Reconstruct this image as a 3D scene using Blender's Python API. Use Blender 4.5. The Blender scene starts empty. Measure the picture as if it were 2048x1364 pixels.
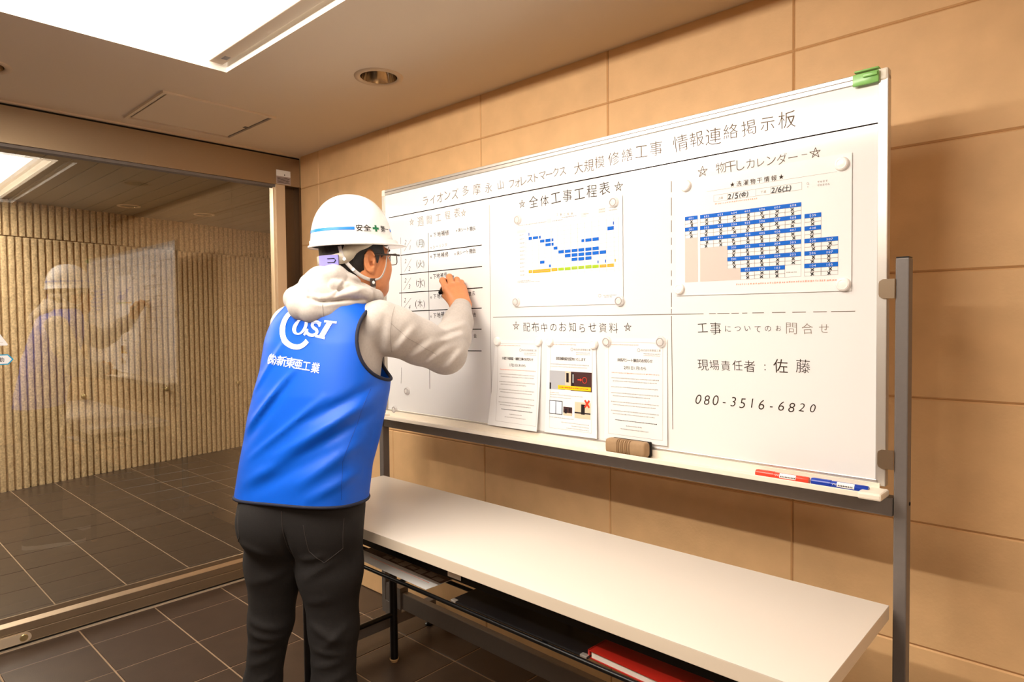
import bpy, bmesh, math, random
import numpy as np
from mathutils import Vector, Matrix
from mathutils.bvhtree import BVHTree
scene = bpy.context.scene
COL = scene.collection
# ------------------------------------------------------------------ camera, world, lights, exposure
cam_d = bpy.data.cameras.new('camera'); cam = bpy.data.objects.new('camera', cam_d); COL.objects.link(cam)
cam_d.sensor_fit = 'HORIZONTAL'; cam_d.sensor_width = 36.0; cam_d.lens = 1309.18/2048*36.0; cam_d.clip_start = .02
YAW, PITCH, ROLL = .749, -.0323, -.0105
fw = Vector((-math.sin(YAW)*math.cos(PITCH), math.cos(YAW)*math.cos(PITCH), math.sin(PITCH)))
rt = fw.cross(Vector((0, 0, 1))).normalized(); up = rt.cross(fw)
rt2 = rt*math.cos(ROLL)+up*math.sin(ROLL); up2 = up*math.cos(ROLL)-rt*math.sin(ROLL)
cm = Matrix((rt2, up2, -fw)).transposed().to_4x4(); cm.translation = Vector((3.2354, -1.8241, 1.3031))
cam.matrix_world = cm
scene.camera = cam
vs = scene.view_settings
scene.display_settings.display_device = 'sRGB'
vs.view_transform = 'Standard'; vs.look = 'None'; vs.gamma = 1.0; vs.use_curve_mapping = False
vs.exposure = 0.28
world = bpy.data.worlds.new('world'); scene.world = world; world.use_nodes = True
world.node_tree.nodes['Background'].inputs['Color'].default_value = (.30, .24, .18, 1)
world.node_tree.nodes['Background'].inputs['Strength'].default_value = .10

def area_light(name, loc, rot, sx, sy, power, col):
    d = bpy.data.lights.new(name, 'AREA'); d.shape = 'RECTANGLE'; d.size = sx; d.size_y = sy; d.energy = power; d.color = col
    o = bpy.data.objects.new(name, d); COL.objects.link(o); o.location = loc; o.rotation_euler = rot
    return o
WARM = (1.0, .86, .70)
# lamp strip in the trough on the far long side of the lobby coffer (the key light), its luminous top, the porch coffer, and two added fills
area_light('cove_strip_light', (1.756, -2.125, 2.246), (math.radians(78), 0, 0), 1.66, .045, 27, (1.0, .90, .78))
area_light('lobby_coffer_light', (1.75, -1.50, 2.42), (0, 0, 0), 1.45, 1.15, 7, (1.0, .92, .82))
area_light('hall_fill_light', (4.6, -2.3, 2.17), (0, 0, 0), 1.2, 1.2, 40, (1.0, .88, .74))  # unseen lamp, added as soft fill from behind the camera
area_light('porch_coffer_light', (-2.2, -1.6, 2.28), (0, 0, 0), 1.4, 1.4, 64, (1.0, .90, .76))
area_light('porch_side_fill', (-1.3, 1.1, 2.25), (0, 0, 0), .8, .8, 24, (1.0, .88, .74))  # unseen lamp, added to brighten the porch

# ------------------------------------------------------------------ materials
def lin(c):
    c = c/255.0
    return c/12.92 if c <= .04045 else ((c+.055)/1.055)**2.4
def rgb(r, g, b): return (lin(r), lin(g), lin(b), 1)
MATS = {}
def mat(name, col, rough=.5, metal=0.0, spec=.5, noise=0.0, nscale=40.0, bump=0.0, bscale=200.0, coat=0.0, emit=None, alpha=None, sheen=0.0, stretch=None):
    m = bpy.data.materials.new(name); m.use_nodes = True
    nt = m.node_tree; b = nt.nodes['Principled BSDF']
    b.inputs['Base Color'].default_value = col; b.inputs['Roughness'].default_value = rough
    b.inputs['Metallic'].default_value = metal; b.inputs['Specular IOR Level'].default_value = spec
    b.inputs['Coat Weight'].default_value = coat; b.inputs['Sheen Weight'].default_value = sheen
    if emit: b.inputs['Emission Color'].default_value = emit[0]; b.inputs['Emission Strength'].default_value = emit[1]
    if alpha is not None: b.inputs['Alpha'].default_value = alpha
    tc = None
    if noise or bump:
        tc = nt.nodes.new('ShaderNodeTexCoord')
        src = tc.outputs['Object']
        if stretch:
            mp = nt.nodes.new('ShaderNodeMapping'); mp.inputs['Scale'].default_value = stretch
            nt.links.new(src, mp.inputs['Vector']); src = mp.outputs['Vector']
    if noise:
        n = nt.nodes.new('ShaderNodeTexNoise'); n.inputs['Scale'].default_value = nscale; n.inputs['Detail'].default_value = 6
        nt.links.new(src, n.inputs['Vector'])
        r = nt.nodes.new('ShaderNodeMapRange'); r.inputs['From Min'].default_value = .3; r.inputs['From Max'].default_value = .7
        r.inputs['To Min'].default_value = 1-noise; r.inputs['To Max'].default_value = 1+noise
        nt.links.new(n.outputs['Fac'], r.inputs['Value'])
        mx = nt.nodes.new('ShaderNodeMix'); mx.data_type = 'RGBA'; mx.blend_type = 'MULTIPLY'; mx.inputs['Factor'].default_value = 1
        mx.inputs['A'].default_value = col
        nt.links.new(r.outputs['Result'], mx.inputs['B']); nt.links.new(mx.outputs['Result'], b.inputs['Base Color'])
    if bump:
        n2 = nt.nodes.new('ShaderNodeTexNoise'); n2.inputs['Scale'].default_value = bscale; n2.inputs['Detail'].default_value = 5
        nt.links.new(src, n2.inputs['Vector'])
        bp = nt.nodes.new('ShaderNodeBump'); bp.inputs['Strength'].default_value = bump; bp.inputs['Distance'].default_value = .002
        nt.links.new(n2.outputs['Fac'], bp.inputs['Height']); nt.links.new(bp.outputs['Normal'], b.inputs['Normal'])
    MATS[name] = m
    return m
mat('wall_tile', rgb(225, 184, 134), .62, noise=.07, nscale=9, bump=.25, bscale=120)
mat('wall_joint', rgb(176, 132, 86), .9)
mat('floor_tile', rgb(66, 52, 43), .34, noise=.12, nscale=14, bump=.12, bscale=260)
mat('floor_grout', rgb(150, 124, 98), .8)
mat('ceiling_paint', rgb(230, 214, 192), .9, bump=.05, bscale=300)
mat('plain_wall', rgb(206, 172, 128), .85)
mat('coffer_white', rgb(245, 240, 232), .8)
mat('steel', rgb(176, 158, 134), .36, metal=.85, noise=.04, nscale=60, stretch=(1, 1, 30))
mat('steel_bright', rgb(226, 208, 182), .36, metal=.5)
mat('steel_dark', rgb(110, 92, 74), .30, metal=.9)
mat('dark_gap', rgb(16, 12, 9), .8)  # near-black colour carries the shade inside gaps, holes and sockets
mat('rib_stone', rgb(206, 178, 138), .95, noise=.30, nscale=70, bump=1.0, bscale=120)
mat('porch_ceiling', rgb(138, 126, 106), .85)
mat('white', rgb(240, 238, 235), .5)
mat('board_white', rgb(234, 233, 233), .10, spec=.5)
mat('alu', rgb(214, 210, 204), .38, metal=.75)
mat('cap_plastic', rgb(238, 228, 212), .45)
mat('frame_grey', rgb(118, 111, 107), .45, metal=.25, noise=.03, nscale=80)
mat('bracket_steel', rgb(168, 150, 128), .34, metal=.9)
mat('ink0', rgb(58, 48, 42), .9, spec=.05); mat('ink1', rgb(112, 99, 88), .9, spec=.05); mat('ink2', rgb(138, 128, 118), .9, spec=.05); mat('ink3', rgb(30, 24, 22), .9, spec=.05)
mat('paper', rgb(239, 238, 237), .6); mat('paper_film', rgb(239, 238, 238), .12)
mat('print_blue', rgb(0, 96, 200), .6, spec=.2); mat('print_orange', rgb(236, 166, 24), .6, spec=.2); mat('print_lime', rgb(158, 192, 36), .6, spec=.2)
mat('print_pink', rgb(232, 198, 196), .6); mat('print_grey', rgb(158, 150, 146), .6); mat('print_light', rgb(222, 216, 212), .6)
mat('print_red', rgb(240, 168, 150), .6); mat('print_cell', rgb(205, 192, 184), .6); mat('print_black', rgb(18, 16, 18), .5); mat('print_white', rgb(250, 250, 250), .5)
mat('photo_grey', rgb(178, 180, 186), .4); mat('photo_brown', rgb(72, 44, 40), .4); mat('photo_dark', rgb(34, 28, 28), .4); mat('photo_yellow', rgb(246, 200, 24), .4)
mat('photo_red', rgb(236, 64, 36), .4); mat('photo_tan', rgb(222, 200, 172), .4); mat('photo_blue', rgb(214, 226, 240), .4)
mat('magnet_clear', rgb(246, 242, 240), .12, alpha=.45); mat('magnet_white', rgb(246, 242, 238), .25)
mat('clip_green', rgb(150, 216, 120), .25, alpha=.8)
mat('eraser_tan', rgb(160, 130, 96), .75, noise=.05, nscale=120); mat('felt', rgb(20, 16, 14), .95)
mat('pen_red', rgb(236, 70, 48), .25); mat('pen_blue', rgb(16, 58, 168), .25); mat('pen_black', rgb(14, 12, 12), .3)
mat('table_top', rgb(226, 217, 206), .32); mat('table_edge', rgb(228, 214, 194), .45); mat('black_metal', rgb(12, 11, 12), .35, metal=.2)
mat('foot_tan', rgb(206, 168, 120), .6); mat('folder_black', rgb(16, 15, 18), .4); mat('note_red', rgb(178, 34, 24), .4); mat('page', rgb(226, 220, 212), .7)
mat('film_purple', rgb(150, 128, 140), .4); mat('clear_film', rgb(120, 110, 100), .1, alpha=.25); mat('kraft', rgb(190, 160, 110), .7)
mat('skin', rgb(214, 140, 92), .5, noise=.05, nscale=70, bump=.06, bscale=600)
mat('hair', rgb(20, 16, 14), .55, bump=.6, bscale=500, stretch=(1, 1, .25))
mat('vest_blue', rgb(0, 90, 214), .46, spec=.35, bump=.06, bscale=900)
mat('vest_seam', rgb(0, 70, 176), .6); mat('vest_trim', rgb(26, 30, 52), .8); mat('logo_white', rgb(246, 248, 250), .6)
mat('hoodie', rgb(188, 180, 174), .95, noise=.06, nscale=160, bump=.15, bscale=700, sheen=.2)
mat('denim', rgb(30, 27, 27), .9, noise=.12, nscale=260, bump=.2, bscale=900)
mat('seam_grey', rgb(160, 152, 146), .9); mat('stitch', rgb(62, 56, 54), .9)
mat('helmet_white', rgb(246, 246, 248), .22, coat=.3); mat('helmet_blue', rgb(20, 126, 232), .4); mat('helmet_green', rgb(0, 122, 76), .5)
mat('harness', rgb(196, 186, 166), .5); mat('harness_purple', rgb(146, 142, 228), .4); mat('strap', rgb(206, 202, 200), .6); mat('buckle_dark', rgb(58, 44, 38), .5)
mat('glasses', rgb(60, 48, 40), .3); mat('shoe', rgb(40, 38, 38), .6); mat('sole', rgb(220, 216, 210), .6); mat('eye_white', rgb(236, 230, 224), .3); mat('iris', rgb(30, 20, 14), .2); mat('lip', rgb(176, 96, 80), .5)
mat('sticker_blue', rgb(38, 166, 214), .4); mat('sticker_white', rgb(244, 246, 250), .4); mat('label_grey', rgb(168, 152, 148), .5)
mat('lamp_reflector', rgb(196, 186, 172), .12, metal=1.0); mat('lamp_ring', rgb(214, 192, 164), .6)
mat('brass', rgb(196, 176, 128), .3, metal=.8)
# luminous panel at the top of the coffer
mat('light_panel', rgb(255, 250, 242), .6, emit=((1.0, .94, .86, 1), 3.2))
def glass_mat(name, tint, refl):
    m = bpy.data.materials.new(name); m.use_nodes = True; nt = m.node_tree
    for n in list(nt.nodes):
        if n.type != 'OUTPUT_MATERIAL': nt.nodes.remove(n)
    out = [n for n in nt.nodes if n.type == 'OUTPUT_MATERIAL'][0]
    tr = nt.nodes.new('ShaderNodeBsdfTransparent'); tr.inputs['Color'].default_value = tint
    gl = nt.nodes.new('ShaderNodeBsdfGlossy'); gl.inputs['Roughness'].default_value = 0.004
    fr = nt.nodes.new('ShaderNodeFresnel'); fr.inputs['IOR'].default_value = 1.52
    mu = nt.nodes.new('ShaderNodeMath'); mu.operation = 'MULTIPLY'; mu.use_clamp = True
    mx = nt.nodes.new('ShaderNodeMixShader')
    mx.inputs['Fac'].default_value = .05
    if refl: mu.inputs[1].default_value = refl; nt.links.new(fr.outputs['Fac'], mu.inputs[0]); nt.links.new(mu.outputs[0], mx.inputs['Fac'])
    nt.links.new(tr.outputs[0], mx.inputs[1]); nt.links.new(gl.outputs[0], mx.inputs[2]); nt.links.new(mx.outputs[0], out.inputs['Surface'])
    MATS[name] = m
glass_mat('door_glass', (.90, .93, .90, 1), 4.0)
glass_mat('lens_glass', (.95, .96, .96, 1), None)

# ------------------------------------------------------------------ mesh helpers
class MB:
    def __init__(s): s.v = []; s.f = []; s.m = []; s.mi = 0
    def add(s, vs, fs):
        o = len(s.v); s.v += [tuple(map(float, v)) for v in vs]
        for f in fs: s.f.append([i+o for i in f]); s.m.append(s.mi)
    def quad(s, a, b, c, d): s.add([a, b, c, d], [[0, 1, 2, 3]])
    def box(s, x0, x1, y0, y1, z0, z1, bev=0.0):
        if bev <= 0:
            s.add([(x0, y0, z0), (x1, y0, z0), (x1, y1, z0), (x0, y1, z0), (x0, y0, z1), (x1, y0, z1), (x1, y1, z1), (x0, y1, z1)],
                  [[0, 3, 2, 1], [4, 5, 6, 7], [0, 1, 5, 4], [1, 2, 6, 5], [2, 3, 7, 6], [3, 0, 4, 7]]); return
        bm = bmesh.new(); bmesh.ops.create_cube(bm, size=1)
        bmesh.ops.scale(bm, vec=(x1-x0, y1-y0, z1-z0), verts=bm.verts); bmesh.ops.translate(bm, vec=((x0+x1)/2, (y0+y1)/2, (z0+z1)/2), verts=bm.verts)
        bmesh.ops.bevel(bm, geom=list(bm.edges), offset=min(bev, .45*min(x1-x0, y1-y0, z1-z0)), segments=2, affect='EDGES', profile=.5)
        s.bm(bm)
    def bm(s, bm):
        bm.verts.index_update(); s.add([v.co[:] for v in bm.verts], [[v.index for v in f.verts] for f in bm.faces]); bm.free()
    def prism(s, poly, d0, d1, axis='y'):       # poly: 2-D outline; extruded along axis
        def P(u, v, d): return {'y': (u, d, v), 'x': (d, u, v), 'z': (u, v, d)}[axis]
        n = len(poly)
        s.add([P(u, v, d0) for u, v in poly]+[P(u, v, d1) for u, v in poly],
              [list(range(n))[::-1], list(range(n, 2*n))]+[[i, (i+1) % n, n+(i+1) % n, n+i] for i in range(n)])
    def tube(s, pts, r, seg=10, closed=False, caps=True):
        pts = [Vector(p) for p in pts]; n = len(pts)
        rs = r if isinstance(r, (list, tuple)) else [r]*n
        rings = []; nrm = None
        for i in range(n):
            if closed: t = pts[(i+1) % n]-pts[i-1]
            else: t = pts[min(i+1, n-1)]-pts[max(i-1, 0)]
            if t.length < 1e-9: t = Vector((0, 0, 1))
            t.normalize()
            if nrm is None: nrm = t.orthogonal().normalized()
            nrm = (nrm-t*nrm.dot(t)); nrm = nrm.normalized() if nrm.length > 1e-6 else t.orthogonal().normalized()
            bi = t.cross(nrm)
            rings.append([pts[i]+(nrm*math.cos(2*math.pi*k/seg)+bi*math.sin(2*math.pi*k/seg))*rs[i] for k in range(seg)])
        vs = [v for r_ in rings for v in r_]; fs = []
        for i in range(n if closed else n-1):
            j = (i+1) % n
            for k in range(seg): fs.append([i*seg+k, i*seg+(k+1) % seg, j*seg+(k+1) % seg, j*seg+k])
        if caps and not closed: fs += [list(range(seg))[::-1], [(n-1)*seg+k for k in range(seg)]]
        s.add(vs, fs)
    def lathe(s, prof, c=(0, 0, 0), seg=32, axis='z', close=False):
        vs = []; fs = []; n = len(prof)
        for k in range(seg):
            t = 2*math.pi*k/seg
            for r, h in prof:
                p = {'z': (r*math.cos(t), r*math.sin(t), h), 'y': (r*math.cos(t), h, r*math.sin(t)), 'x': (h, r*math.cos(t), r*math.sin(t))}[axis]
                vs.append((p[0]+c[0], p[1]+c[1], p[2]+c[2]))
        for k in range(seg):
            k2 = (k+1) % seg
            for i in range(n-1): fs.append([k*n+i, k2*n+i, k2*n+i+1, k*n+i+1])
        s.add(vs, fs)
    def ribbon(s, pts, nrms, w, th):
        pts = [Vector(p) for p in pts]; n = len(pts); vs = []; fs = []
        for i in range(n):
            t = (pts[min(i+1, n-1)]-pts[max(i-1, 0)]).normalized(); nn = Vector(nrms[i]); nn = (nn-t*nn.dot(t)).normalized(); b = t.cross(nn)
            for sg, hh in ((-1, 0), (1, 0), (1, 1), (-1, 1)): vs.append(pts[i]+b*(sg*w/2)+nn*(hh*th))
        for i in range(n-1):
            for k in range(4): fs.append([i*4+k, i*4+(k+1) % 4, (i+1)*4+(k+1) % 4, (i+1)*4+k])
        fs += [[3, 2, 1, 0], [(n-1)*4+k for k in range(4)]]
        s.add(vs, fs)
    def build(s, name, material, parent=None, smooth=False, xf=None):
        me = bpy.data.meshes.new(name)
        vs = s.v if xf is None else [tuple(xf @ Vector(v)) for v in s.v]
        me.from_pydata(vs, [], s.f)
        for mm in (material if isinstance(material, (list, tuple)) else [material]): me.materials.append(MATS[mm])
        if any(s.m): me.polygons.foreach_set('material_index', s.m)
        if smooth: me.polygons.foreach_set('use_smooth', [True]*len(me.polygons))
        me.validate(); me.update()
        bm = bmesh.new(); bm.from_mesh(me); bmesh.ops.recalc_face_normals(bm, faces=bm.faces); bm.to_mesh(me); bm.free()
        o = bpy.data.objects.new(name, me); COL.objects.link(o)
        if parent is not None: o.parent = parent
        if smooth == 'auto':
            for p in me.polygons: p.use_smooth = True
            try: me.set_sharp_from_angle(angle=math.radians(38))
            except Exception: pass
        return o
def tag(o, label=None, cat=None, group=None, kind=None):
    if label: o['label'] = label
    if cat: o['category'] = cat
    if group: o['group'] = group
    if kind: o['kind'] = kind
    return o
def thing(name, loc, rz, label, cat, group=None):
    o = bpy.data.objects.new(name, None); COL.objects.link(o); o.location = loc; o.rotation_euler = (0, 0, rz); o.empty_display_size = .05
    return tag(o, label, cat, group)
def structure(name, mb, material, smooth=False, parent=None):
    o = mb.build(name, material, parent, smooth)
    if parent is None: tag(o, kind='structure')
    return o
# glyphs --------------------------------------------------------------
GL = {}
def glyph(ch, off=0.0):
    key = (ch, off)
    if key in GL: return GL[key]
    cu = bpy.data.curves.new('glyph', 'FONT'); cu.body = ch; cu.size = 1; cu.resolution_u = 3; cu.offset = off; cu.fill_mode = 'FRONT'
    o = bpy.data.objects.new('glyph', cu); COL.objects.link(o)
    dg = bpy.context.evaluated_depsgraph_get(); me = o.evaluated_get(dg).to_mesh()
    v = [(p.co.x, p.co.y) for p in me.vertices]; f = [list(p.vertices) for p in me.polygons]
    o.evaluated_get(dg).to_mesh_clear(); bpy.data.objects.remove(o); bpy.data.curves.remove(cu)
    GL[key] = (v, f)
    return GL[key]
def is_cjk(ch): return ord(ch) > 0x2e00 or ch in '★☆'
def put_char(mb, ch, cx, cz, h, place, off=0.0, rot=0.0, shear=0.0, sx=1.0):
    """one character centred on (cx, cz), h tall; place(u, v) -> 3-D point"""
    v, f = glyph(ch, off)
    if not v: return
    xs = [p[0] for p in v]; xc = (min(xs)+max(xs))/2
    if is_cjk(ch): yc, sc = .38, h/.90
    elif ch in '()': yc, sc = .30, h/.95
    else: yc, sc = .364, h/.728
    c, s_ = math.cos(rot), math.sin(rot); out = []
    for x, y in v:
        x = (x-xc)*sc*sx; y = (y-yc)*sc; x += shear*y
        out.append(place(cx+c*x-s_*y, cz+s_*x+c*y))
    mb.add(out, f)
def text_line(mb, s, p0, p1, h0, h1, place, off=0.0, jitter=0.0, shear=0.0, rng=None, sx=1.0):
    n = len(s)
    for i, ch in enumerate(s):
        if ch == ' ': continue
        t = i/(n-1) if n > 1 else 0
        h = h0+(h1-h0)*t; x = p0[0]+(p1[0]-p0[0])*t; z = p0[1]+(p1[1]-p0[1])*t; r = 0; k = 1
        if jitter:
            r = rng.uniform(-1, 1)*.07*jitter; z += rng.uniform(-1, 1)*h*.06*jitter; k = 1+rng.uniform(-1, 1)*.10*jitter
        put_char(mb, ch, x, z, h*k, place, 0 if ch == '佐' else off, r, shear, sx)
rng = random.Random(7)
CEIL = 2.186
# ------------------------------------------------------------------ floor: 300 mm tiles with sunk light grout, runs on under the glass doors
m = MB(); m.mi = 1
m.quad((-5.2, -4.6, -.002), (5.8, -4.6, -.002), (5.8, 2.6, -.002), (-5.2, 2.6, -.002)); m.mi = 0
for i in range(-18, 19):
    for j in range(-12, 13):
        x0, y0 = .1865+.3*i, -1.0765+.3*j; g = .0028; b = .0015
        if j > 3 and x0 > -.3: continue
        x1, y1 = x0+.3, y0+.3
        o = [(x0+g, y0+g), (x1-g, y0+g), (x1-g, y1-g), (x0+g, y1-g)]; t = [(x0+g+b, y0+g+b), (x1-g-b, y0+g+b), (x1-g-b, y1-g-b), (x0+g+b, y1-g-b)]
        m.add([(x, y, -.002) for x, y in o]+[(x, y, 0) for x, y in t], [[4, 5, 6, 7]]+[[k, (k+1) % 4, 4+(k+1) % 4, 4+k] for k in range(4)])
structure('floor', m, ['floor_tile', 'floor_grout'])
# ------------------------------------------------------------------ tiled wall: 600 x 304 stone tiles, stack bond, narrow sunk joints
m = MB(); m.mi = 1
m.quad((0, .004, 0), (5.8, .004, 0), (5.8, .004, 2.42), (0, .004, 2.42)); m.mi = 0
for i in range(-2, 9):
    for k in range(-2, 7):
        x0, x1 = max(.7832+.6*i, 0), min(.7832+.6*(i+1), 5.8); z0, z1 = max(.4951+.3042*k, 0), min(.4951+.3042*(k+1), 2.42)
        if x1-x0 < .02 or z1-z0 < .01: continue
        g = .0012; b = .0032
        o = [(x0+g, z0+g), (x1-g, z0+g), (x1-g, z1-g), (x0+g, z1-g)]; t = [(x0+g+b, z0+g+b), (x1-g-b, z0+g+b), (x1-g-b, z1-g-b), (x0+g+b, z1-g-b)]
        m.add([(x, .004, z) for x, z in o]+[(x, 0, z) for x, z in t], [[4, 5, 6, 7]]+[[q, (q+1) % 4, 4+(q+1) % 4, 4+q] for q in range(4)])
m.mi = 1; m.box(0, 5.8, .0045, .12, 0, 2.42)
structure('wall_right', m, ['wall_tile', 'wall_joint'])
# walls behind the camera, closing the lobby
m = MB(); m.box(5.6, 5.7, -4.6, .1, 0, 2.42); structure('wall_back', m, 'plain_wall')
m = MB(); m.box(-.06, 5.7, -4.7, -4.6, 0, 2.42); structure('wall_front', m, 'plain_wall')
# ------------------------------------------------------------------ ceiling with the coffer and round openings for the downlights
def fill_plate(outer, holes, z):
    bm = bmesh.new(); edges = []
    for loop in [outer]+holes:
        vs_ = [bm.verts.new((x, y, z)) for x, y in loop]
        edges += [bm.edges.new((vs_[i], vs_[(i+1) % len(vs_)])) for i in range(len(vs_))]
    bmesh.ops.triangle_fill(bm, use_beauty=True, use_dissolve=False, edges=edges)
    return bm
def circ(c, r, n=40): return [(c[0]+r*math.cos(2*math.pi*k/n), c[1]+r*math.sin(2*math.pi*k/n)) for k in range(n)]
RX0, RX1, RY0, RY1, RZ = .912, 2.60, -2.20, -.790, 2.44
DL = [(1.258, -.390), (.40, -1.40)]
m = MB()
m.bm(fill_plate([(-.02, -4.6), (5.6, -4.6), (5.6, 0), (-.02, 0)], [[(RX0, RY0), (RX1, RY0), (RX1, RY1), (RX0, RY1)], [(4.0, -2.9), (5.2, -2.9), (5.2, -1.7), (4.0, -1.7)]]+[circ(c, .066) for c in DL], CEIL))
structure('ceiling', m, 'ceiling_paint')
m = MB()   # coffer sides and top
for a, b in (((RX0, RY0), (RX1, RY0)), ((RX1, RY0), (RX1, RY1)), ((RX1, RY1), (RX0, RY1)), ((RX0, RY1), (RX0, RY0))):
    m.quad((*a, CEIL), (*b, CEIL), (*b, RZ+.02), (*a, RZ+.02))
m.box(4.0, 5.2, -2.9, -1.7, 2.2, 2.46)
m.box(RX0+.01, RX1-.01, RY0+.004, RY0+.060, 2.204, 2.222)
structure('trim_1', m, 'coffer_white')
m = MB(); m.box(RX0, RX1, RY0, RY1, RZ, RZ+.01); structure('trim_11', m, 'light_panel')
# slim trough along the wall side of the coffer
t = thing('cove_light_trough', (.922, -.807, 2.204), 0, 'long slim white light trough along the edge of the bright ceiling coffer', 'light fitting')
m = MB(); m.box(0, 1.66, -.050, 0, 0, .085, .003); m.build('housing', 'ceiling_paint', t)
m = MB(); m.box(.055, .085, -.030, -.010, -.0012, .0005); m.build('rating_label', 'print_grey', t)
# downlights
def downlight(c, label, z=CEIL, group=None):
    t = thing('ceiling_downlight', (c[0], c[1], z), 0, label, 'downlight', group)
    m = MB(); m.lathe([(.066, .004), (.066, -.002), (.070, -.005), (.086, -.004), (.088, .0005)], seg=48); m.build('trim_ring', 'lamp_ring', t, True)
    m = MB(); m.lathe([(.0655, -.001), (.056, .045), (.040, .085), (.034, .095)], seg=48); m.build('reflector', 'lamp_reflector', t, True)
    m = MB(); m.lathe([(.001, .094), (.036, .096), (.036, .10), (.001, .10)], seg=24); m.build('lamp_socket', 'dark_gap', t, True)
    return t
downlight(DL[0], 'round ceiling downlight with shiny reflector above the whiteboard')
downlight(DL[1], 'round ceiling downlight with shiny reflector near the glass doors')
# access hatch in the ceiling
t = thing('ceiling_hatch', (.341, -.653, CEIL), 0, 'square access hatch in the ceiling beside the glass doors', 'access hatch')
m = MB()
for x0, x1, y0, y1 in ((-.225, .225, .215, .227), (-.225, .225, -.227, -.215), (-.225, -.213, -.215, .215), (.213, .225, -.215, .215)): m.box(x0, x1, y0, y1, -.009, .0)
m.build('frame', 'ceiling_paint', t)
m = MB(); m.box(-.202, .202, -.204, .204, -.0045, -.0005)
m.mi = 0; m.build('panel', 'ceiling_paint', t)
m = MB(); m.box(-.213, .213, -.215, .215, -.0012, -.0004); m.build('shadow_gap', 'frame_grey', t)  # grey sheet, shade of the groove put into its colour
m = MB(); m.box(-.012, .012, .190, .2035, -.0060, -.0044); m.build('latch', 'frame_grey', t)
# ------------------------------------------------------------------ glass door wall (left)
m = MB(); m.box(-.085, 0, -4.6, -.003, 2.023, 2.170); structure('trim_2', m, 'steel')
m = MB(); m.box(-.09, -.006, -4.6, 0, 2.170, 2.30); structure('trim_3', m, 'dark_gap')
m = MB(); m.box(-.02, .012, -4.6, 0, 2.179, CEIL); structure('trim_4', m, 'ceiling_paint')
m = MB(); m.box(-.055, 0, -.139, -.089, .0, 2.023); m.box(-.050, -.012, -.150, -.139, .1, 2.02); structure('trim_5', m, 'steel_bright')
m = MB(); m.box(-.080, -.050, -.089, 0, 0, 2.023); structure('trim_6', m, 'steel_dark')
m = MB(); m.box(-.05, 0.006, -.012, .0, 0, 2.023); structure('trim_7', m, 'steel_dark')
d = thing('door_1', (0, 0, 0), 0, None, None); tag(d, kind='structure')
m = MB(); m.box(-.034, -.024, -4.6, -.145, .10, 2.03); m.mi = 1
o = MB(); o.quad((-.024, -4.6, .10), (-.024, -.145, .10), (-.024, -.145, 2.03), (-.024, -4.6, 2.03)); gp = o.build('glass_pane', 'door_glass', d)
if gp.data.polygons[0].normal.x < 0: gp.data.flip_normals()
m = MB(); m.box(-.052, -.004, -4.6, -.139, .014, .060, .002); m.box(-.052, -.006, -4.6, -.139, .062, .094, .002); m.box(-.052, -.010, -4.6, -.139, .0605, .0615)
m.prism([(-.006, .094), (-.018, .108), (-.018, .128), (-.022, .130), (-.022, .094)], -4.6, -.139, 'y'); m.build('bottom_rail', 'steel', d)
m = MB(); m.prism([(-.024, 2.023), (-.010, 2.023), (-.010, 2.010), (-.024, 2.004)], -4.6, -.139, 'y'); m.build('top_bead', 'frame_grey', d)
m = MB()
st = [(-1.262+.022*math.cos(a), .037+.019*math.sin(a)) for a in np.linspace(-math.pi/2, math.pi/2, 12)]+[(-1.345+.022*math.cos(a), .037+.019*math.sin(a)) for a in np.linspace(math.pi/2, 1.5*math.pi, 12)]
m.prism([(y, z) for y, z in st], -.006, .0015, 'x'); m.build('lock_plate', 'steel_bright', d, 'auto')
m = MB(); m.lathe([(0.0001, .004), (.012, .004), (.015, .001), (.015, -.002)], (0, -1.266, .037), 24, 'x'); m.build('lock_cylinder', 'brass', d, 'auto')
m = MB(); m.box(-.056, .004, -4.6, -.10, 0, .004); structure('trim_8', m, 'steel_bright')
m = MB(); m.box(-.05, -.012, -4.6, -.10, .004, .014); structure('trim_9', m, 'dark_gap')
# stickers on the glass and on the header
t = thing('door_sticker', (-.0237, -1.265, 1.166), 0, 'white arrow sticker with blue edge on the glass door', 'sticker')
ar = lambda e: [(-.15, -.021+e), (-.016-e*.4, -.021+e), (.002-e*1.4, 0), (-.016-e*.4, .021-e), (-.15, .021-e)]
m = MB(); m.prism(ar(0), 0, .0005, 'x'); m.build('border', 'sticker_blue', t)
m = MB(); m.prism(ar(.0045), .0005, .0008, 'x'); m.build('face', 'sticker_white', t)
m = MB(); text_line(m, '自動', (-.058, .0), (-.038, .0), .018, .018, lambda u, v: (.0010, u, v), .004); m.build('lettering', 'print_black', t)
t = thing('door_sticker', (-.0237, -1.341, 1.222), 0, 'white triangle sticker above the arrow on the glass door', 'sticker')
m = MB(); m.prism([(-.060, 0), (.058, 0), (.0605, .003), (.060, .006), (.003, .104), (-.003, .104), (-.0605, .006), (-.0605, .003)], 0, .0005, 'x'); m.build('face', 'sticker_white', t)
m = MB(); m.prism([(-.045, .011), (.045, .011), (.045, .013), (-.045, .013)], .0005, .0008, 'x'); m.build('printed_line', 'print_light', t)
t = thing('maker_label', (.0004, -.0965, 2.024), 0, 'small white printed label on the steel header above the door jamb', 'label')
m = MB(); m.box(0, .0005, -.040, .040, .004, .076); m.build('card', 'paper', t)
m = MB(); m.box(.0005, .0008, -.0395, .0395, .005, .044); m.build('grey_band', 'label_grey', t)
m = MB()
for k in range(5): m.box(.0008, .001, -.034, .034-.006*(k % 2), .010+.006*k, .0122+.006*k)
m.box(.0008, .001, .004, .009, .050, .056); m.build('fine_print', 'ink0', t)
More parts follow.
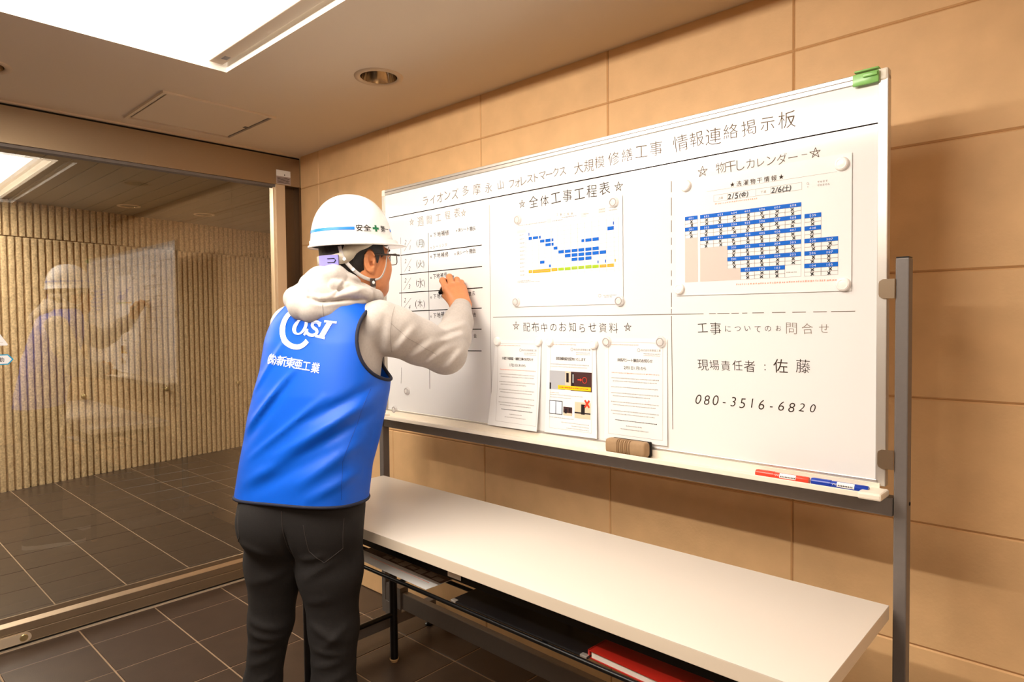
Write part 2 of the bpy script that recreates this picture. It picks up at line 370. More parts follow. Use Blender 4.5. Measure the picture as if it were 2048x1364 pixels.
# ------------------------------------------------------------------ porch beyond the glass
wd = Vector((-.1951, .9808, 0)); wn = Vector((.9808, .1951, 0)); W0 = Vector((-3.144, -.842, 0))
m = MB(); r2 = random.Random(3)
for z0, z1, ph in ((0, 1.998, 0.0), (2.006, 2.34, .026)):
    nz = max(4, int((z1-z0)/.022))
    s0 = -1.6
    while s0 < 4.3:
        a0, a1 = s0+ph+.006, s0+ph+.046; cols = []
        for sx_, dep in ((a0, -.012), (a0+.003, .019), ((a0+a1)/2, .023), (a1-.003, .019), (a1, -.012)):
            cols.append([W0+wd*sx_+wn*(dep+(r2.uniform(-.0028, .0028) if dep > 0 else 0))+Vector((0, 0, z0+(z1-z0)*k/nz)) for k in range(nz+1)])
        vs_ = [v for c in cols for v in c]; fs_ = []
        for c in range(4):
            for k in range(nz): fs_.append([c*(nz+1)+k, (c+1)*(nz+1)+k, (c+1)*(nz+1)+k+1, c*(nz+1)+k+1])
        m.add(vs_, fs_); s0 += .0531
p = [W0+wd*-1.7+wn*-.03, W0+wd*4.4+wn*-.03, W0+wd*4.4+wn*-.0115, W0+wd*-1.7+wn*-.0115]
m.add([(*q[:2], 0) for q in p]+[(*q[:2], 2.36) for q in p], [[0, 1, 5, 4], [1, 2, 6, 5], [2, 3, 7, 6], [3, 0, 4, 7], [4, 5, 6, 7]])
structure('wall_outside', m, 'rib_stone', 'auto')
for k, (s_, z_) in enumerate(((.602, .691), (1.328, .684), (2.095, .676))):
    q = W0+wd*s_+wn*.024
    t = thing('wall_anchor', (q.x, q.y, z_), math.atan2(wn.y, wn.x), ['round metal wall stud on the ribbed wall, nearest the stickered door', 'round metal wall stud on the ribbed wall, middle of three', 'round metal wall stud on the ribbed wall, close to the person'][k], 'wall stud')
    m = MB(); m.lathe([(.010, -.01), (.010, .018), (.021, .020), (.021, .030), (.016, .034), (.0005, .035)], axis='x', seg=24); m.build('stud_head', 'brass', t, 'auto')
m = MB()
PCX0, PCX1, PCY0, PCY1 = -3.0, -1.463, -2.4, -.80
m.bm(fill_plate([(-5.2, -4.6), (-.09, -4.6), (-.09, 2.6), (-5.2, 2.6)], [[(PCX0, PCY0), (PCX1, PCY0), (PCX1, PCY1), (PCX0, PCY1)]], 2.292))
for k in range(-4, 26):
    y0 = -.724+.133*k+.003; y1 = y0+.127
    if y1 > 2.6: break
    m.box(-5.0 if k >= 0 else PCX1+.02, -.10, y0, y1, 2.280, 2.291)
structure('ceiling_outside', m, 'porch_ceiling')
m = MB()
for a, b in (((PCX0, PCY0), (PCX1, PCY0)), ((PCX1, PCY0), (PCX1, PCY1)), ((PCX1, PCY1), (PCX0, PCY1)), ((PCX0, PCY1), (PCX0, PCY0))):
    m.quad((*a, 2.279), (*b, 2.279), (*b, 2.47), (*a, 2.47))
m.box(PCX0, PCX1, PCY1-.07, PCY1-.02, 2.30, 2.38); structure('trim_10', m, 'coffer_white')
m = MB(); m.box(PCX0, PCX1, PCY0, PCY1, 2.46, 2.47); structure('trim_12', m, 'light_panel')
downlight((-2.80, .02), 'porch ceiling downlight behind the glass, nearer the bright coffer', 2.279)
downlight((-2.82, .637), 'porch ceiling downlight behind the glass, nearer the door jamb', 2.279)
m = MB(); m.box(-5.3, -5.2, -4.6, 2.6, 0, 2.5); m.box(-5.2, -.06, 2.6, 2.7, 0, 2.5); m.box(-.06, -.05, .12, 2.6, 0, 2.5); m.box(-5.2, -.06, -4.7, -4.6, 0, 2.5); structure('wall_porch', m, 'plain_wall')

# ------------------------------------------------------------------ mobile whiteboard
BZ = -.0124
def BT(u, y, z): # board frame -> world (u along the board, y towards the wall)
    c, s_ = math.cos(BZ), math.sin(BZ); return (1.0626+c*u-s_*y, -.2449+s_*u+c*y, z)
WB = thing('whiteboard', (1.0626, -.2449, 0), BZ, 'large free-standing whiteboard covered with Japanese notices, on a grey steel stand by the tiled wall', 'whiteboard')
m = MB(); m.box(.018, 1.792, .003, .016, .945, 1.808); m.build('writing_surface', 'board_white', WB)
m = MB()
for u0, u1, z0, z1 in ((0.012, 1.798, 1.802, 1.824), (0.012, 1.798, .938, .952)): m.box(u0, u1, 0, .022, z0, z1, .002)
m.box(0, .020, 0, .022, .938, 1.812, .002); m.box(1.790, 1.810, 0, .022, .938, 1.812, .002)
m.build('frame', 'alu', WB)
m = MB(); m.box(.016, 1.794, -.0004, .0004, 1.8125, 1.8150); m.build('frame_groove', 'frame_grey', WB)
for u in (.0, 1.786):
    m = MB(); m.box(u, u+.024, -.0015, .0235, 1.798, 1.8255, .005); m.build('corner_cap', 'cap_plastic', WB)
m = MB(); m.box(.01, 1.80, -.055, -.0005, .9215, .9245); m.box(.01, 1.80, -.060, -.055, .9215, .9335, .001); m.box(.01, 1.80, -.004, 0.0, .9215, .944); m.build('pen_tray', 'cap_plastic', WB)
for u in (-.008, 1.772):
    m = MB(); m.box(u, u+.046, -.0625, -.0, .9195, .9345, .004); m.build('tray_end_cap', 'cap_plastic', WB)
m = MB(); m.box(-.010, 1.824, .0, .030, .876, .916, .002); m.build('cross_rail', 'frame_grey', WB)
for u0 in (-.044, 1.8255):
    m = MB(); m.box(u0, u0+.0255, .0, .032, .11, 1.424, .0025); p_ = m.build('upright_post', 'frame_grey', WB)
    m = MB(); m.box(u0+.001, u0+.0245, .001, .031, 1.424, 1.4265); m.build('end_cap', 'black_metal', p_)
m = MB(); m.tube([(1.8508, .020, .905), (1.8525, .020, .905)], .004, 12); m.build('screw_hole', 'dark_gap', WB)
for z0, z1 in ((1.340, 1.381), (.977, 1.018)):
    for s_ in (0, 1):
        m = MB()
        pl = [(1.795, z0+.009), (1.7965, z0+.004), (1.803, z0), (1.8255, z0), (1.8255, z1), (1.803, z1), (1.7965, z1-.004), (1.795, z1-.009)] if s_ else [(.010, z0+.008), (.004, z0), (-.0185, z0), (-.0185, z1), (.004, z1), (.010, z1-.008)]
        m.prism(pl, -.004, -.0008, 'y'); b_ = m.build('clamp_bracket', 'bracket_steel', WB)
m = MB(); m.box(-.02, 1.83, .002, .030, .152, .219, .003); m.build('lower_cross_tube', 'frame_grey', WB)
for u0, sg in ((.012, 1), (1.800, -1)):
    m = MB(); m.box(u0-.020, u0+.020, -.300, .226, .068, .110, .003); ft = m.build('foot_beam', 'frame_grey', WB)
    m = MB(); m.box(u0-.014, u0+.014, .2255, .2265, .074, .104); m.build('beam_end_shade', 'dark_gap', ft)  # dark plate painted as the shade of the hollow beam end
    m = MB(); m.box(u0-.026, u0+.026, -.006, .038, .110, .165, .002); m.box(u0+(-.02 if sg > 0 else -.075), u0+(.075 if sg > 0 else .02), -.004, .036, .150, .238, .002); m.build('gusset_plate', 'frame_grey', ft)
    for yy in (-.27, .20):
        m = MB(); m.lathe([(.0005, 0), (.016, 0), (.018, .006), (.012, .012), (.005, .014), (.005, .070), (.0005, .070)], (u0, yy, 0), 20); m.build('levelling_foot', 'black_metal', WB, 'auto')
# ---- writing and ruled lines on the board
def bplace(y): return lambda u, z: (u, y, z)
INK = ['ink0', 'ink1', 'ink2', 'ink3']; LIFT = .0026
hw = random.Random(11)
BTEXT = [('ライオンズ',0.274,1.7477,0.4392,1.7523,0.0368,0.0351,1),('多摩永山',0.4944,1.7532,0.6656,1.7485,0.0345,0.0327,1),('フォレストマークス',0.7158,1.7475,0.9292,1.7529,0.0322,0.03,1),('大規模',0.9901,1.7517,1.0664,1.7547,0.0352,0.0342,1),('修繕工事',1.1149,1.7547,1.2522,1.7599,0.0364,0.0372,1),('情報連絡掲示板',1.3252,1.7605,1.5991,1.7605,0.0387,0.0367,1),('週間工程表',0.2427,1.6773,0.4485,1.6825,0.0335,0.0298,2),('全体工事工程表',0.8107,1.6737,1.0833,1.6765,0.036,0.0341,0),('物干しカレンダー',1.437,1.6759,1.6131,1.6718,0.0272,0.0229,1),('ー',1.6388,1.6729,1.6388,1.6729,0.0158,0.0158,1),('配布中のお知らせ資料',0.7756,1.2797,1.1117,1.2768,0.0305,0.0271,0),('工事',1.3867,1.2771,1.4222,1.2771,0.0257,0.0303,0),('についてのお',1.4554,1.2759,1.5808,1.2761,0.0175,0.0153,0),('問合せ',1.6109,1.2773,1.6829,1.2762,0.0303,0.0225,2),('現場責任者',1.3879,1.182,1.5106,1.1845,0.027,0.0269,0),('：',1.5488,1.1837,1.5488,1.1837,0.0192,0.0192,0),('佐藤',1.5857,1.1864,1.6373,1.1874,0.0296,0.03,0),('080-3516-6820',1.3752,1.0934,1.6598,1.0933,0.026,0.0218,0),('2',0.1489,1.6072,0.1489,1.6072,0.0172,0.0172,0),('1',0.1764,1.5838,0.1764,1.5838,0.0171,0.0171,0),('(月)',0.2196,1.5952,0.2586,1.5937,0.0319,0.0316,0),('2',0.147,1.5344,0.147,1.5344,0.0173,0.0173,0),('2',0.1713,1.504,0.1713,1.504,0.0172,0.0172,0),('(火)',0.2178,1.5182,0.2568,1.5174,0.032,0.0317,0),('2',0.145,1.4594,0.145,1.4594,0.0173,0.0173,0),('3',0.1695,1.4352,0.1695,1.4352,0.0172,0.0172,0),('(水)',0.213,1.4466,0.2581,1.4464,0.0321,0.0317,0),('2',0.1399,1.3843,0.1399,1.3843,0.0174,0.0174,0),('4',0.1676,1.3566,0.1676,1.3566,0.0173,0.0173,0),('(木)',0.208,1.3672,0.2562,1.3679,0.0323,0.0318,0),('(金)',0.2155,1.2987,0.2606,1.3004,0.0285,0.0281,2),('◦下地補修',0.303,1.6173,0.3932,1.6194,0.0165,0.0179,3),('◦床シート撤去',0.4446,1.6214,0.5353,1.6208,0.0141,0.0154,3),('◦シーリング',0.302,1.5733,0.3868,1.577,0.0129,0.0125,0),('◦下地補修',0.3013,1.5402,0.3889,1.5427,0.0165,0.0179,3),('◦床シート撤去',0.435,1.541,0.5339,1.5437,0.0141,0.0154,3),('◦下地補修',0.2995,1.4629,0.3818,1.4695,0.0166,0.018,3),('◦下地補修',0.2979,1.3909,0.3858,1.3954,0.0166,0.018,3),('撤去',0.5082,1.3964,0.5287,1.3974,0.0156,0.0155,3),('◦下地補修',0.2963,1.3206,0.3843,1.3268,0.0167,0.0181,3),('撤去',0.512,1.3215,0.5324,1.323,0.0157,0.0156,3),('◦下地補修',0.2946,1.2481,0.3717,1.2543,0.0167,0.0164,3),('去',0.5336,1.2503,0.5336,1.2503,0.0156,0.0156,3)]
BLINES = [(0.0428,1.7121,1.7896,1.7125,0.0032,0),(0.1192,1.6273,0.116,1.346,0.0016,0),(0.11,1.1211,0.1058,1.058,0.0016,0),(0.287,1.6281,0.2828,1.0479,0.0022,0),(0.612,1.6897,0.6103,1.0203,0.0014,2),(1.2982,1.665,1.2974,1.3155,0.0018,1),(1.2975,1.3089,1.3004,1.006,0.0018,2),(0.6233,1.3127,1.353,1.3134,0.0018,2),(1.353,1.3134,1.769,1.3142,0.0016,1),(0.1158,1.5584,0.5725,1.5592,0.0032,0),(0.1106,1.4839,0.5728,1.4866,0.0032,0),(0.1032,1.4123,0.574,1.4141,0.0032,0),(0.1196,1.3397,0.5688,1.3444,0.0032,0),(0.2855,1.2704,0.5666,1.2722,0.003,0),(0.2837,1.192,0.5653,1.1973,0.003,0),(0.1385,1.5735,0.1834,1.6136,0.0012,0),(0.1396,1.4944,0.1846,1.5413,0.0012,0),(0.1314,1.4233,0.1797,1.4692,0.0012,0),(0.1263,1.3497,0.1778,1.3909,0.0012,0)]
BSTARS = [(0.1881,1.6795,0.0132,2),(0.4826,1.6784,0.0121,2),(0.7613,1.6738,0.0135,0),(1.1313,1.6751,0.014,0),(1.3871,1.6754,0.0139,1),(1.6628,1.6731,0.0123,1),(0.7293,1.283,0.0147,0),(1.159,1.2783,0.0126,0)]
MAG = [(0.7452,1.6246,0.0176),(1.1175,1.6321,0.0169),(0.7349,1.3609,0.0146),(1.1344,1.3532,0.0169),(1.3422,1.6454,0.0155),(1.7198,1.6376,0.0153),(1.3228,1.3795,0.0144),(1.7243,1.3733,0.0154),(0.6458,1.2318,0.0151),(0.8262,1.233,0.0142),(0.875,1.2337,0.014),(1.0426,1.2287,0.0132),(1.0907,1.2371,0.0144),(1.2671,1.2393,0.0148),(0.1458,1.0311,0.0156),(0.0636,0.9508,0.016)]
BLUE = [(0.7906,0.7937,1.5695,1.5789),(0.7905,0.8045,1.5561,1.5654),(0.8088,0.8304,1.5566,1.565),(0.8347,0.8415,1.5562,1.5651),(0.8384,0.8566,1.5432,1.5521),(0.8608,0.8816,1.543,1.5525),(0.8858,0.8928,1.5433,1.5521),(0.8607,0.8823,1.5303,1.5392),(0.8856,0.8935,1.53,1.5388),(0.8937,0.9084,1.5171,1.5259),(0.9124,0.9337,1.5038,1.5132),(0.9377,0.9594,1.5037,1.5126),(0.9638,0.9855,1.5038,1.513),(0.9893,1.0107,1.5036,1.513),(1.0152,1.0373,1.5036,1.5129),(1.041,1.0634,1.5033,1.5131),(0.9376,0.9593,1.4901,1.5),(0.9636,0.9854,1.4904,1.5002),(0.9892,1.0106,1.4903,1.5),(1.0151,1.0372,1.4902,1.4997),(1.0409,1.0633,1.4903,1.5001),(1.067,1.089,1.4904,1.5001),(0.9635,0.9852,1.4775,1.4867),(0.9891,1.0105,1.477,1.4867),(1.015,1.0371,1.4772,1.4869),(1.0007,1.0109,1.5307,1.5391),(1.0155,1.0375,1.5303,1.5393),(1.0412,1.0636,1.5301,1.5399),(1.0944,1.1163,1.5558,1.5663),(1.1133,1.1168,1.5699,1.5789),(0.8376,0.8558,1.4775,1.4867),(0.8745,0.8816,1.4646,1.4729),(1.0587,1.0624,1.4644,1.4727),(1.0856,1.0888,1.4647,1.4732)]
ORG = [(0.7895,0.804,1.4512,1.4603),(0.8075,0.8806,1.4501,1.4603),(0.8848,0.9073,1.4515,1.461),(1.0667,1.0894,1.4515,1.46),(1.093,1.1156,1.4513,1.4603),(1.1189,1.1224,1.4648,1.4726)]
LIME = [(0.9118,0.9332,1.4519,1.4603),(0.9372,0.9589,1.4516,1.4602),(0.9633,0.985,1.4519,1.461),(0.9889,1.0102,1.4518,1.4609),(1.0148,1.0369,1.4517,1.4613),(1.0406,1.063,1.4516,1.4605)]
PINKX = [0.7403,0.7776,0.8057,0.8325,0.8579,0.8838,0.91,0.9349,0.9602,0.9866,1.0125,1.0387,1.0645,1.0904,1.1166,1.133]
COLX = [1.3389,1.3749,1.3815,1.4179,1.455,1.489,1.5238,1.5607,1.5963,1.6331,1.6403,1.6768,1.7128]
lb = [MB() for _ in range(4)]
for u0, z0, u1, z1, w, k in BLINES:
    d_ = Vector((u1-u0, z1-z0)); L = d_.length; d_.normalize(); n_ = Vector((-d_.y, d_.x))*(w/2)
    segs = [(0, L)]
    if k == 1:
        segs = []; s_ = 0
        while s_ < L: e_ = s_+hw.uniform(.012, .05); segs.append((s_, min(e_, L))); s_ = e_+hw.uniform(.004, .022)
    for s_, e_ in segs:
        a, b = Vector((u0, z0))+d_*s_, Vector((u0, z0))+d_*e_
        kk = 3 if w > .0025 else (0 if k == 0 else 1)
        lb[kk].add([(a.x-n_.x, LIFT, a.y-n_.y), (b.x-n_.x, LIFT, b.y-n_.y), (b.x+n_.x, LIFT, b.y+n_.y), (a.x+n_.x, LIFT, a.y+n_.y)], [[0, 1, 2, 3]])
for k in range(4):
    if lb[k].v: lb[k].build('ruled_marking', INK[k], WB)
for s, u0, z0, u1, z1, h0, h1, k in BTEXT:
    m = MB(); text_line(m, s, (u0, z0), (u1, z1), h0, h1, bplace(LIFT), {0: -.007, 1: -.009, 2: -.009, 3: .004}[k], 1.0, -.06 if not s[0].isdigit() else .22, hw)
    m.build('handwriting', INK[k], WB)
for u, z, r, k in BSTARS:
    m = MB(); pt = [(u+r*hw.uniform(.9, 1.1)*math.sin(4*math.pi*q/5), z+r*hw.uniform(.9, 1.1)*math.cos(4*math.pi*q/5)) for q in range(5)]
    for q in range(5):
        a, b = Vector(pt[q]), Vector(pt[(q+1) % 5]); d_ = (b-a).normalized(); n_ = Vector((-d_.y, d_.x))*.0007
        m.add([(a.x-n_.x, LIFT, a.y-n_.y), (b.x-n_.x, LIFT, b.y-n_.y), (b.x+n_.x, LIFT, b.y+n_.y), (a.x+n_.x, LIFT, a.y+n_.y)], [[0, 1, 2, 3]])
    m.build('handwritten_star', INK[k], WB)
# ---- papers held by magnets
class Sheet:
    def __init__(s, name, corners, label, cat, group=None, curl=0.0, material='paper', base=.0016):
        (s.ul, s.zt), (s.ur, _), _, (_, s.zb) = corners; s.c = corners; s.curl = curl; s.base = base
        s.o = thing(name, BT(0, 0, 0), BZ, label, cat, group)
        m = MB(); n = 14; vs_ = []
        for k in range(n+1):
            t = k/n; l = Vector(corners[0]).lerp(Vector(corners[3]), t); r = Vector(corners[1]).lerp(Vector(corners[2]), t)
            vs_ += [(l.x, s.y(l.y), l.y), (r.x, s.y(r.y, 1), r.y)]
        N = len(vs_); vs_ += [(x, y+.0003, z) for x, y, z in vs_]
        fs_ = [[2*k, 2*k+1, 2*k+3, 2*k+2] for k in range(n)]+[[N+2*k+2, N+2*k+3, N+2*k+1, N+2*k] for k in range(n)]
        fs_ += [[2*k, 2*k+2, N+2*k+2, N+2*k] for k in range(n)]+[[2*k+3, 2*k+1, N+2*k+1, N+2*k+3] for k in range(n)]+[[0, 1, N+1, N], [2*n+1, 2*n, N+2*n, N+2*n+1]]
        m.add(vs_, fs_); s.sheet = m.build('sheet', material, s.o, False)
    def y(s, z, right=0):
        h = (s.zt-z)/max(.001, s.zt-s.zb); return -(s.base+s.curl*max(0, h)**2)+.003-.0008
    def P(s, lift): return lambda u, z: (u, s.y(z)-lift, z)
    def rect(s, m, u0, u1, z0, z1, lift=.0004):
        n = max(1, int((z1-z0)/.03)) if s.curl else 1
        for k in range(n):
            a, b = z0+(z1-z0)*k/n, z0+(z1-z0)*(k+1)/n
            m.quad((u0, s.y(a)-lift, a), (u1, s.y(a)-lift, a), (u1, s.y(b)-lift, b), (u0, s.y(b)-lift, b))
    def frame(s, m, u0, u1, z0, z1, w, lift=.0004):
        s.rect(m, u0, u1, z1-w, z1, lift); s.rect(m, u0, u1, z0, z0+w, lift); s.rect(m, u0, u0+w, z0, z1, lift); s.rect(m, u1-w, u1, z0, z1, lift)
    def dashes(s, m, u0, u1, z, h, r, lift=.0005):
        x = u0
        while x < u1-h*.5:
            w = h*r.uniform(.45, .95); s.rect(m, x, min(u1, x+w), z-h*.5*r.uniform(.55, 1), z+h*.5*r.uniform(.5, 1), lift); x += w+h*r.uniform(.3, .7)
rp = random.Random(21)
# overall schedule (A3)
A = Sheet('schedule_poster', [(.7255, 1.6495), (1.1455, 1.6495), (1.1455, 1.345), (.7255, 1.345)], 'printed bar chart schedule with blue, yellow and lime bars in the middle of the whiteboard', 'poster')
for nm, lst, mt in (('chart_bar_print', BLUE, 'print_blue'), ('chart_bar_print', ORG, 'print_orange'), ('chart_bar_print', LIME, 'print_lime')):
    m = MB()
    for q in lst: A.rect(m, *q, lift=.0007)
    A_ = m.build(nm, mt, A.o)
m = MB()
for x in PINKX[1:]: A.rect(m, x-.0005, x+.0005, 1.437, 1.590)
for k in range(13): A.rect(m, .7403, 1.133, 1.4445+.0128*k-.0003, 1.4445+.0128*k+.0003)
m.build('chart_grid', 'print_pink', A.o)
m = MB(); A.rect(m, .7403, .7776, 1.581, 1.592); A.rect(m, .868, .885, 1.602, 1.614); A.rect(m, 1.063, 1.088, 1.608, 1.622); A.rect(m, 1.0, 1.02, 1.603, 1.616)
A.rect(m, .7403, 1.133, 1.6003, 1.6012); A.rect(m, .885, 1.133, 1.6135, 1.614); m.build('chart_header', 'print_light', A.o)
m = MB(); text_line(m, '工事工程表', (.909, 1.6225), (.966, 1.6185), .0075, .0075, A.P(.0007), .0)
for k in range(11): A.dashes(m, .752, .772, 1.575-.0128*k, .0035, rp)
for u0, u1, z in ((.745, .865, 1.606), (.925, .985, 1.611), (.89, .93, 1.605), (1.01, 1.03, 1.612), (1.065, 1.085, 1.6185), (1.065, 1.085, 1.6115), (1.1, 1.128, 1.62), (1.1, 1.128, 1.612), (.7412, .80, 1.4278), (.7412, .838, 1.4235), (1.078, 1.125, 1.3705), (1.082, 1.11, 1.366)): A.dashes(m, u0, u1, z, .0032, rp)
for q in ORG[:5]+LIME[2:5]: A.dashes(m, q[0]+.006, q[1]-.004, (q[2]+q[3])/2, .0028, rp, .001)
m.build('print_text', 'print_grey', A.o)
m = MB()
for a_ in range(16):
    t0, t1 = a_*math.pi/8, (a_+1)*math.pi/8; P = A.P(.0006)
    m.add([P(1.066+.0052*math.cos(t0), 1.3705+.0052*math.sin(t0)), P(1.066+.0052*math.cos(t1), 1.3705+.0052*math.sin(t1)), P(1.066+.0040*math.cos(t1), 1.3705+.0040*math.sin(t1)), P(1.066+.0040*math.cos(t0), 1.3705+.0040*math.sin(t0))], [[0, 1, 2, 3]])
m.build('company_mark', 'print_grey', A.o)
# laundry calendar (A3 in a clear film)
L_ = Sheet('laundry_calendar', [(1.312, 1.660), (1.740, 1.660), (1.740, 1.359), (1.312, 1.362)], 'printed laundry drying calendar with blue header cells and black crosses, top right of the whiteboard', 'poster', material='paper_film')
CX = COLX; Z6 = 1.5658; DZ = .02835; HH = .0096
m_h, m_g, m_x, m_n, m_c = MB(), MB(), MB(), MB(), MB()
xr = random.Random(5)
def cell(u0, u1, zt, num, cross=True):
    L_.rect(m_h, u0, u1, zt-HH, zt, .0006)
    text_line(m_n, num, (u0+(u1-u0)*.5-.0052, zt-HH/2), (u0+(u1-u0)*.5+.0052, zt-HH/2), .0050, .0050, L_.P(.0009), -.01, sx=1.2)
    for q in range(2):
        zz = zt-HH-(q+.5)*(DZ-HH)/2
        L_.frame(m_g, u0, u1, zz-(DZ-HH)/4, zz+(DZ-HH)/4, .0005, .0004)
        if cross:
            c0 = (u0+u1)/2+xr.uniform(-.002, .002)
            for sg in (1, -1):
                a = math.radians(45+xr.uniform(-10, 10))*sg; dx, dz_ = .0046*math.cos(a), .0046*math.sin(a); nx, nz = -math.sin(a)*.0010, math.cos(a)*.0010
                P = L_.P(.0009); m_x.add([P(c0-dx-nx, zz-dz_-nz), P(c0+dx-nx, zz+dz_-nz), P(c0+dx+nx, zz+dz_+nz), P(c0-dx+nx, zz-dz_+nz)], [[0, 1, 2, 3]])
for k, nm in enumerate(('601', '501')): cell(CX[0], CX[1], Z6-DZ*k, nm)
for row, nums in enumerate((['602', '603', '604', '605', '606', '607', '608'], ['502', '503', '504', '505', '506', '507', '508'], ['401', '402', '403', '404', '405', '406', '407'], [None, None, '301', '302', '303', '304', '305'], [None, None, '201', '202', '203', '204', '205'], [None, None, None, '101', '102', '103', None])):
    for c_, nm in enumerate(nums):
        if nm: cell(CX[2+c_], CX[3+c_], Z6-DZ*row, nm)
for row, nums in enumerate((['509'], ['408'], ['306', '307'], ['206', '207'], ['104', '105'])):
    for c_, nm in enumerate(nums): cell(CX[10+c_], CX[11+c_], Z6-DZ*(row+1), nm)
zb = Z6-6*DZ
L_.rect(m_c, CX[0], CX[1], zb, Z6-2*DZ); L_.rect(m_c, CX[2], CX[4], zb, Z6-3*DZ); L_.rect(m_c, CX[4], CX[5], zb, Z6-5*DZ)
L_.frame(m_g, CX[8], CX[9], zb, Z6-5*DZ, .0005)
L_.frame(m_g, 1.4187, 1.6345, 1.594, 1.611, .0006)
for x in (1.4549, 1.5267, 1.5628): L_.rect(m_g, x-.0003, x+.0003, 1.594, 1.611)
L_.rect(m_g, 1.40, 1.71, 1.6225, 1.623)
m_h.build('header_print', 'print_blue', L_.o); m_g.build('cell_frame_print', 'print_grey', L_.o); m_x.build('cross_marking', 'print_black', L_.o); m_n.build('number_lettering', 'print_white', L_.o); m_c.build('empty_cell_print', 'print_cell', L_.o)
m = MB(); text_line(m, '★洗濯物干情報★', (1.4679, 1.6305), (1.5873, 1.6305), .0125, .0125, L_.P(.0007)); m.build('title_print', 'ink0', L_.o)
m = MB(); text_line(m, '上段', (1.4335, 1.6018), (1.4405, 1.6018), .006, .006, L_.P(.0007)); text_line(m, '下段', (1.5415, 1.6018), (1.549, 1.6018), .006, .006, L_.P(.0007))
L_.dashes(m, 1.600, 1.626, 1.4069, .003, rp); text_line(m, '○', (1.6473, 1.606), (1.6473, 1.606), .005, .005, L_.P(.0007)); text_line(m, '×', (1.6473, 1.5985), (1.6473, 1.5985), .004, .004, L_.P(.0007))
text_line(m, '干せます', (1.6705, 1.606), (1.688, 1.606), .005, .005, L_.P(.0007)); text_line(m, '干せません', (1.6705, 1.5985), (1.6925, 1.5985), .005, .005, L_.P(.0007)); m.build('print_text', 'print_grey', L_.o)
m = MB(); text_line(m, '2/5(金)', (1.4605, 1.6022), (1.506, 1.6022), .0135, .0145, L_.P(.0008), .014, .6, .12, hw); text_line(m, '2/6(土)', (1.5685, 1.6022), (1.608, 1.6022), .0135, .0145, L_.P(.0008), .014, .6, .12, hw); m.build('date_lettering', 'print_black', L_.o)
m = MB(); L_.dashes(m, 1.422, 1.532, 1.5885, .0038, rp); L_.dashes(m, 1.478, 1.71, 1.3845, .0045, rp); m.build('red_print', 'print_red', L_.o)
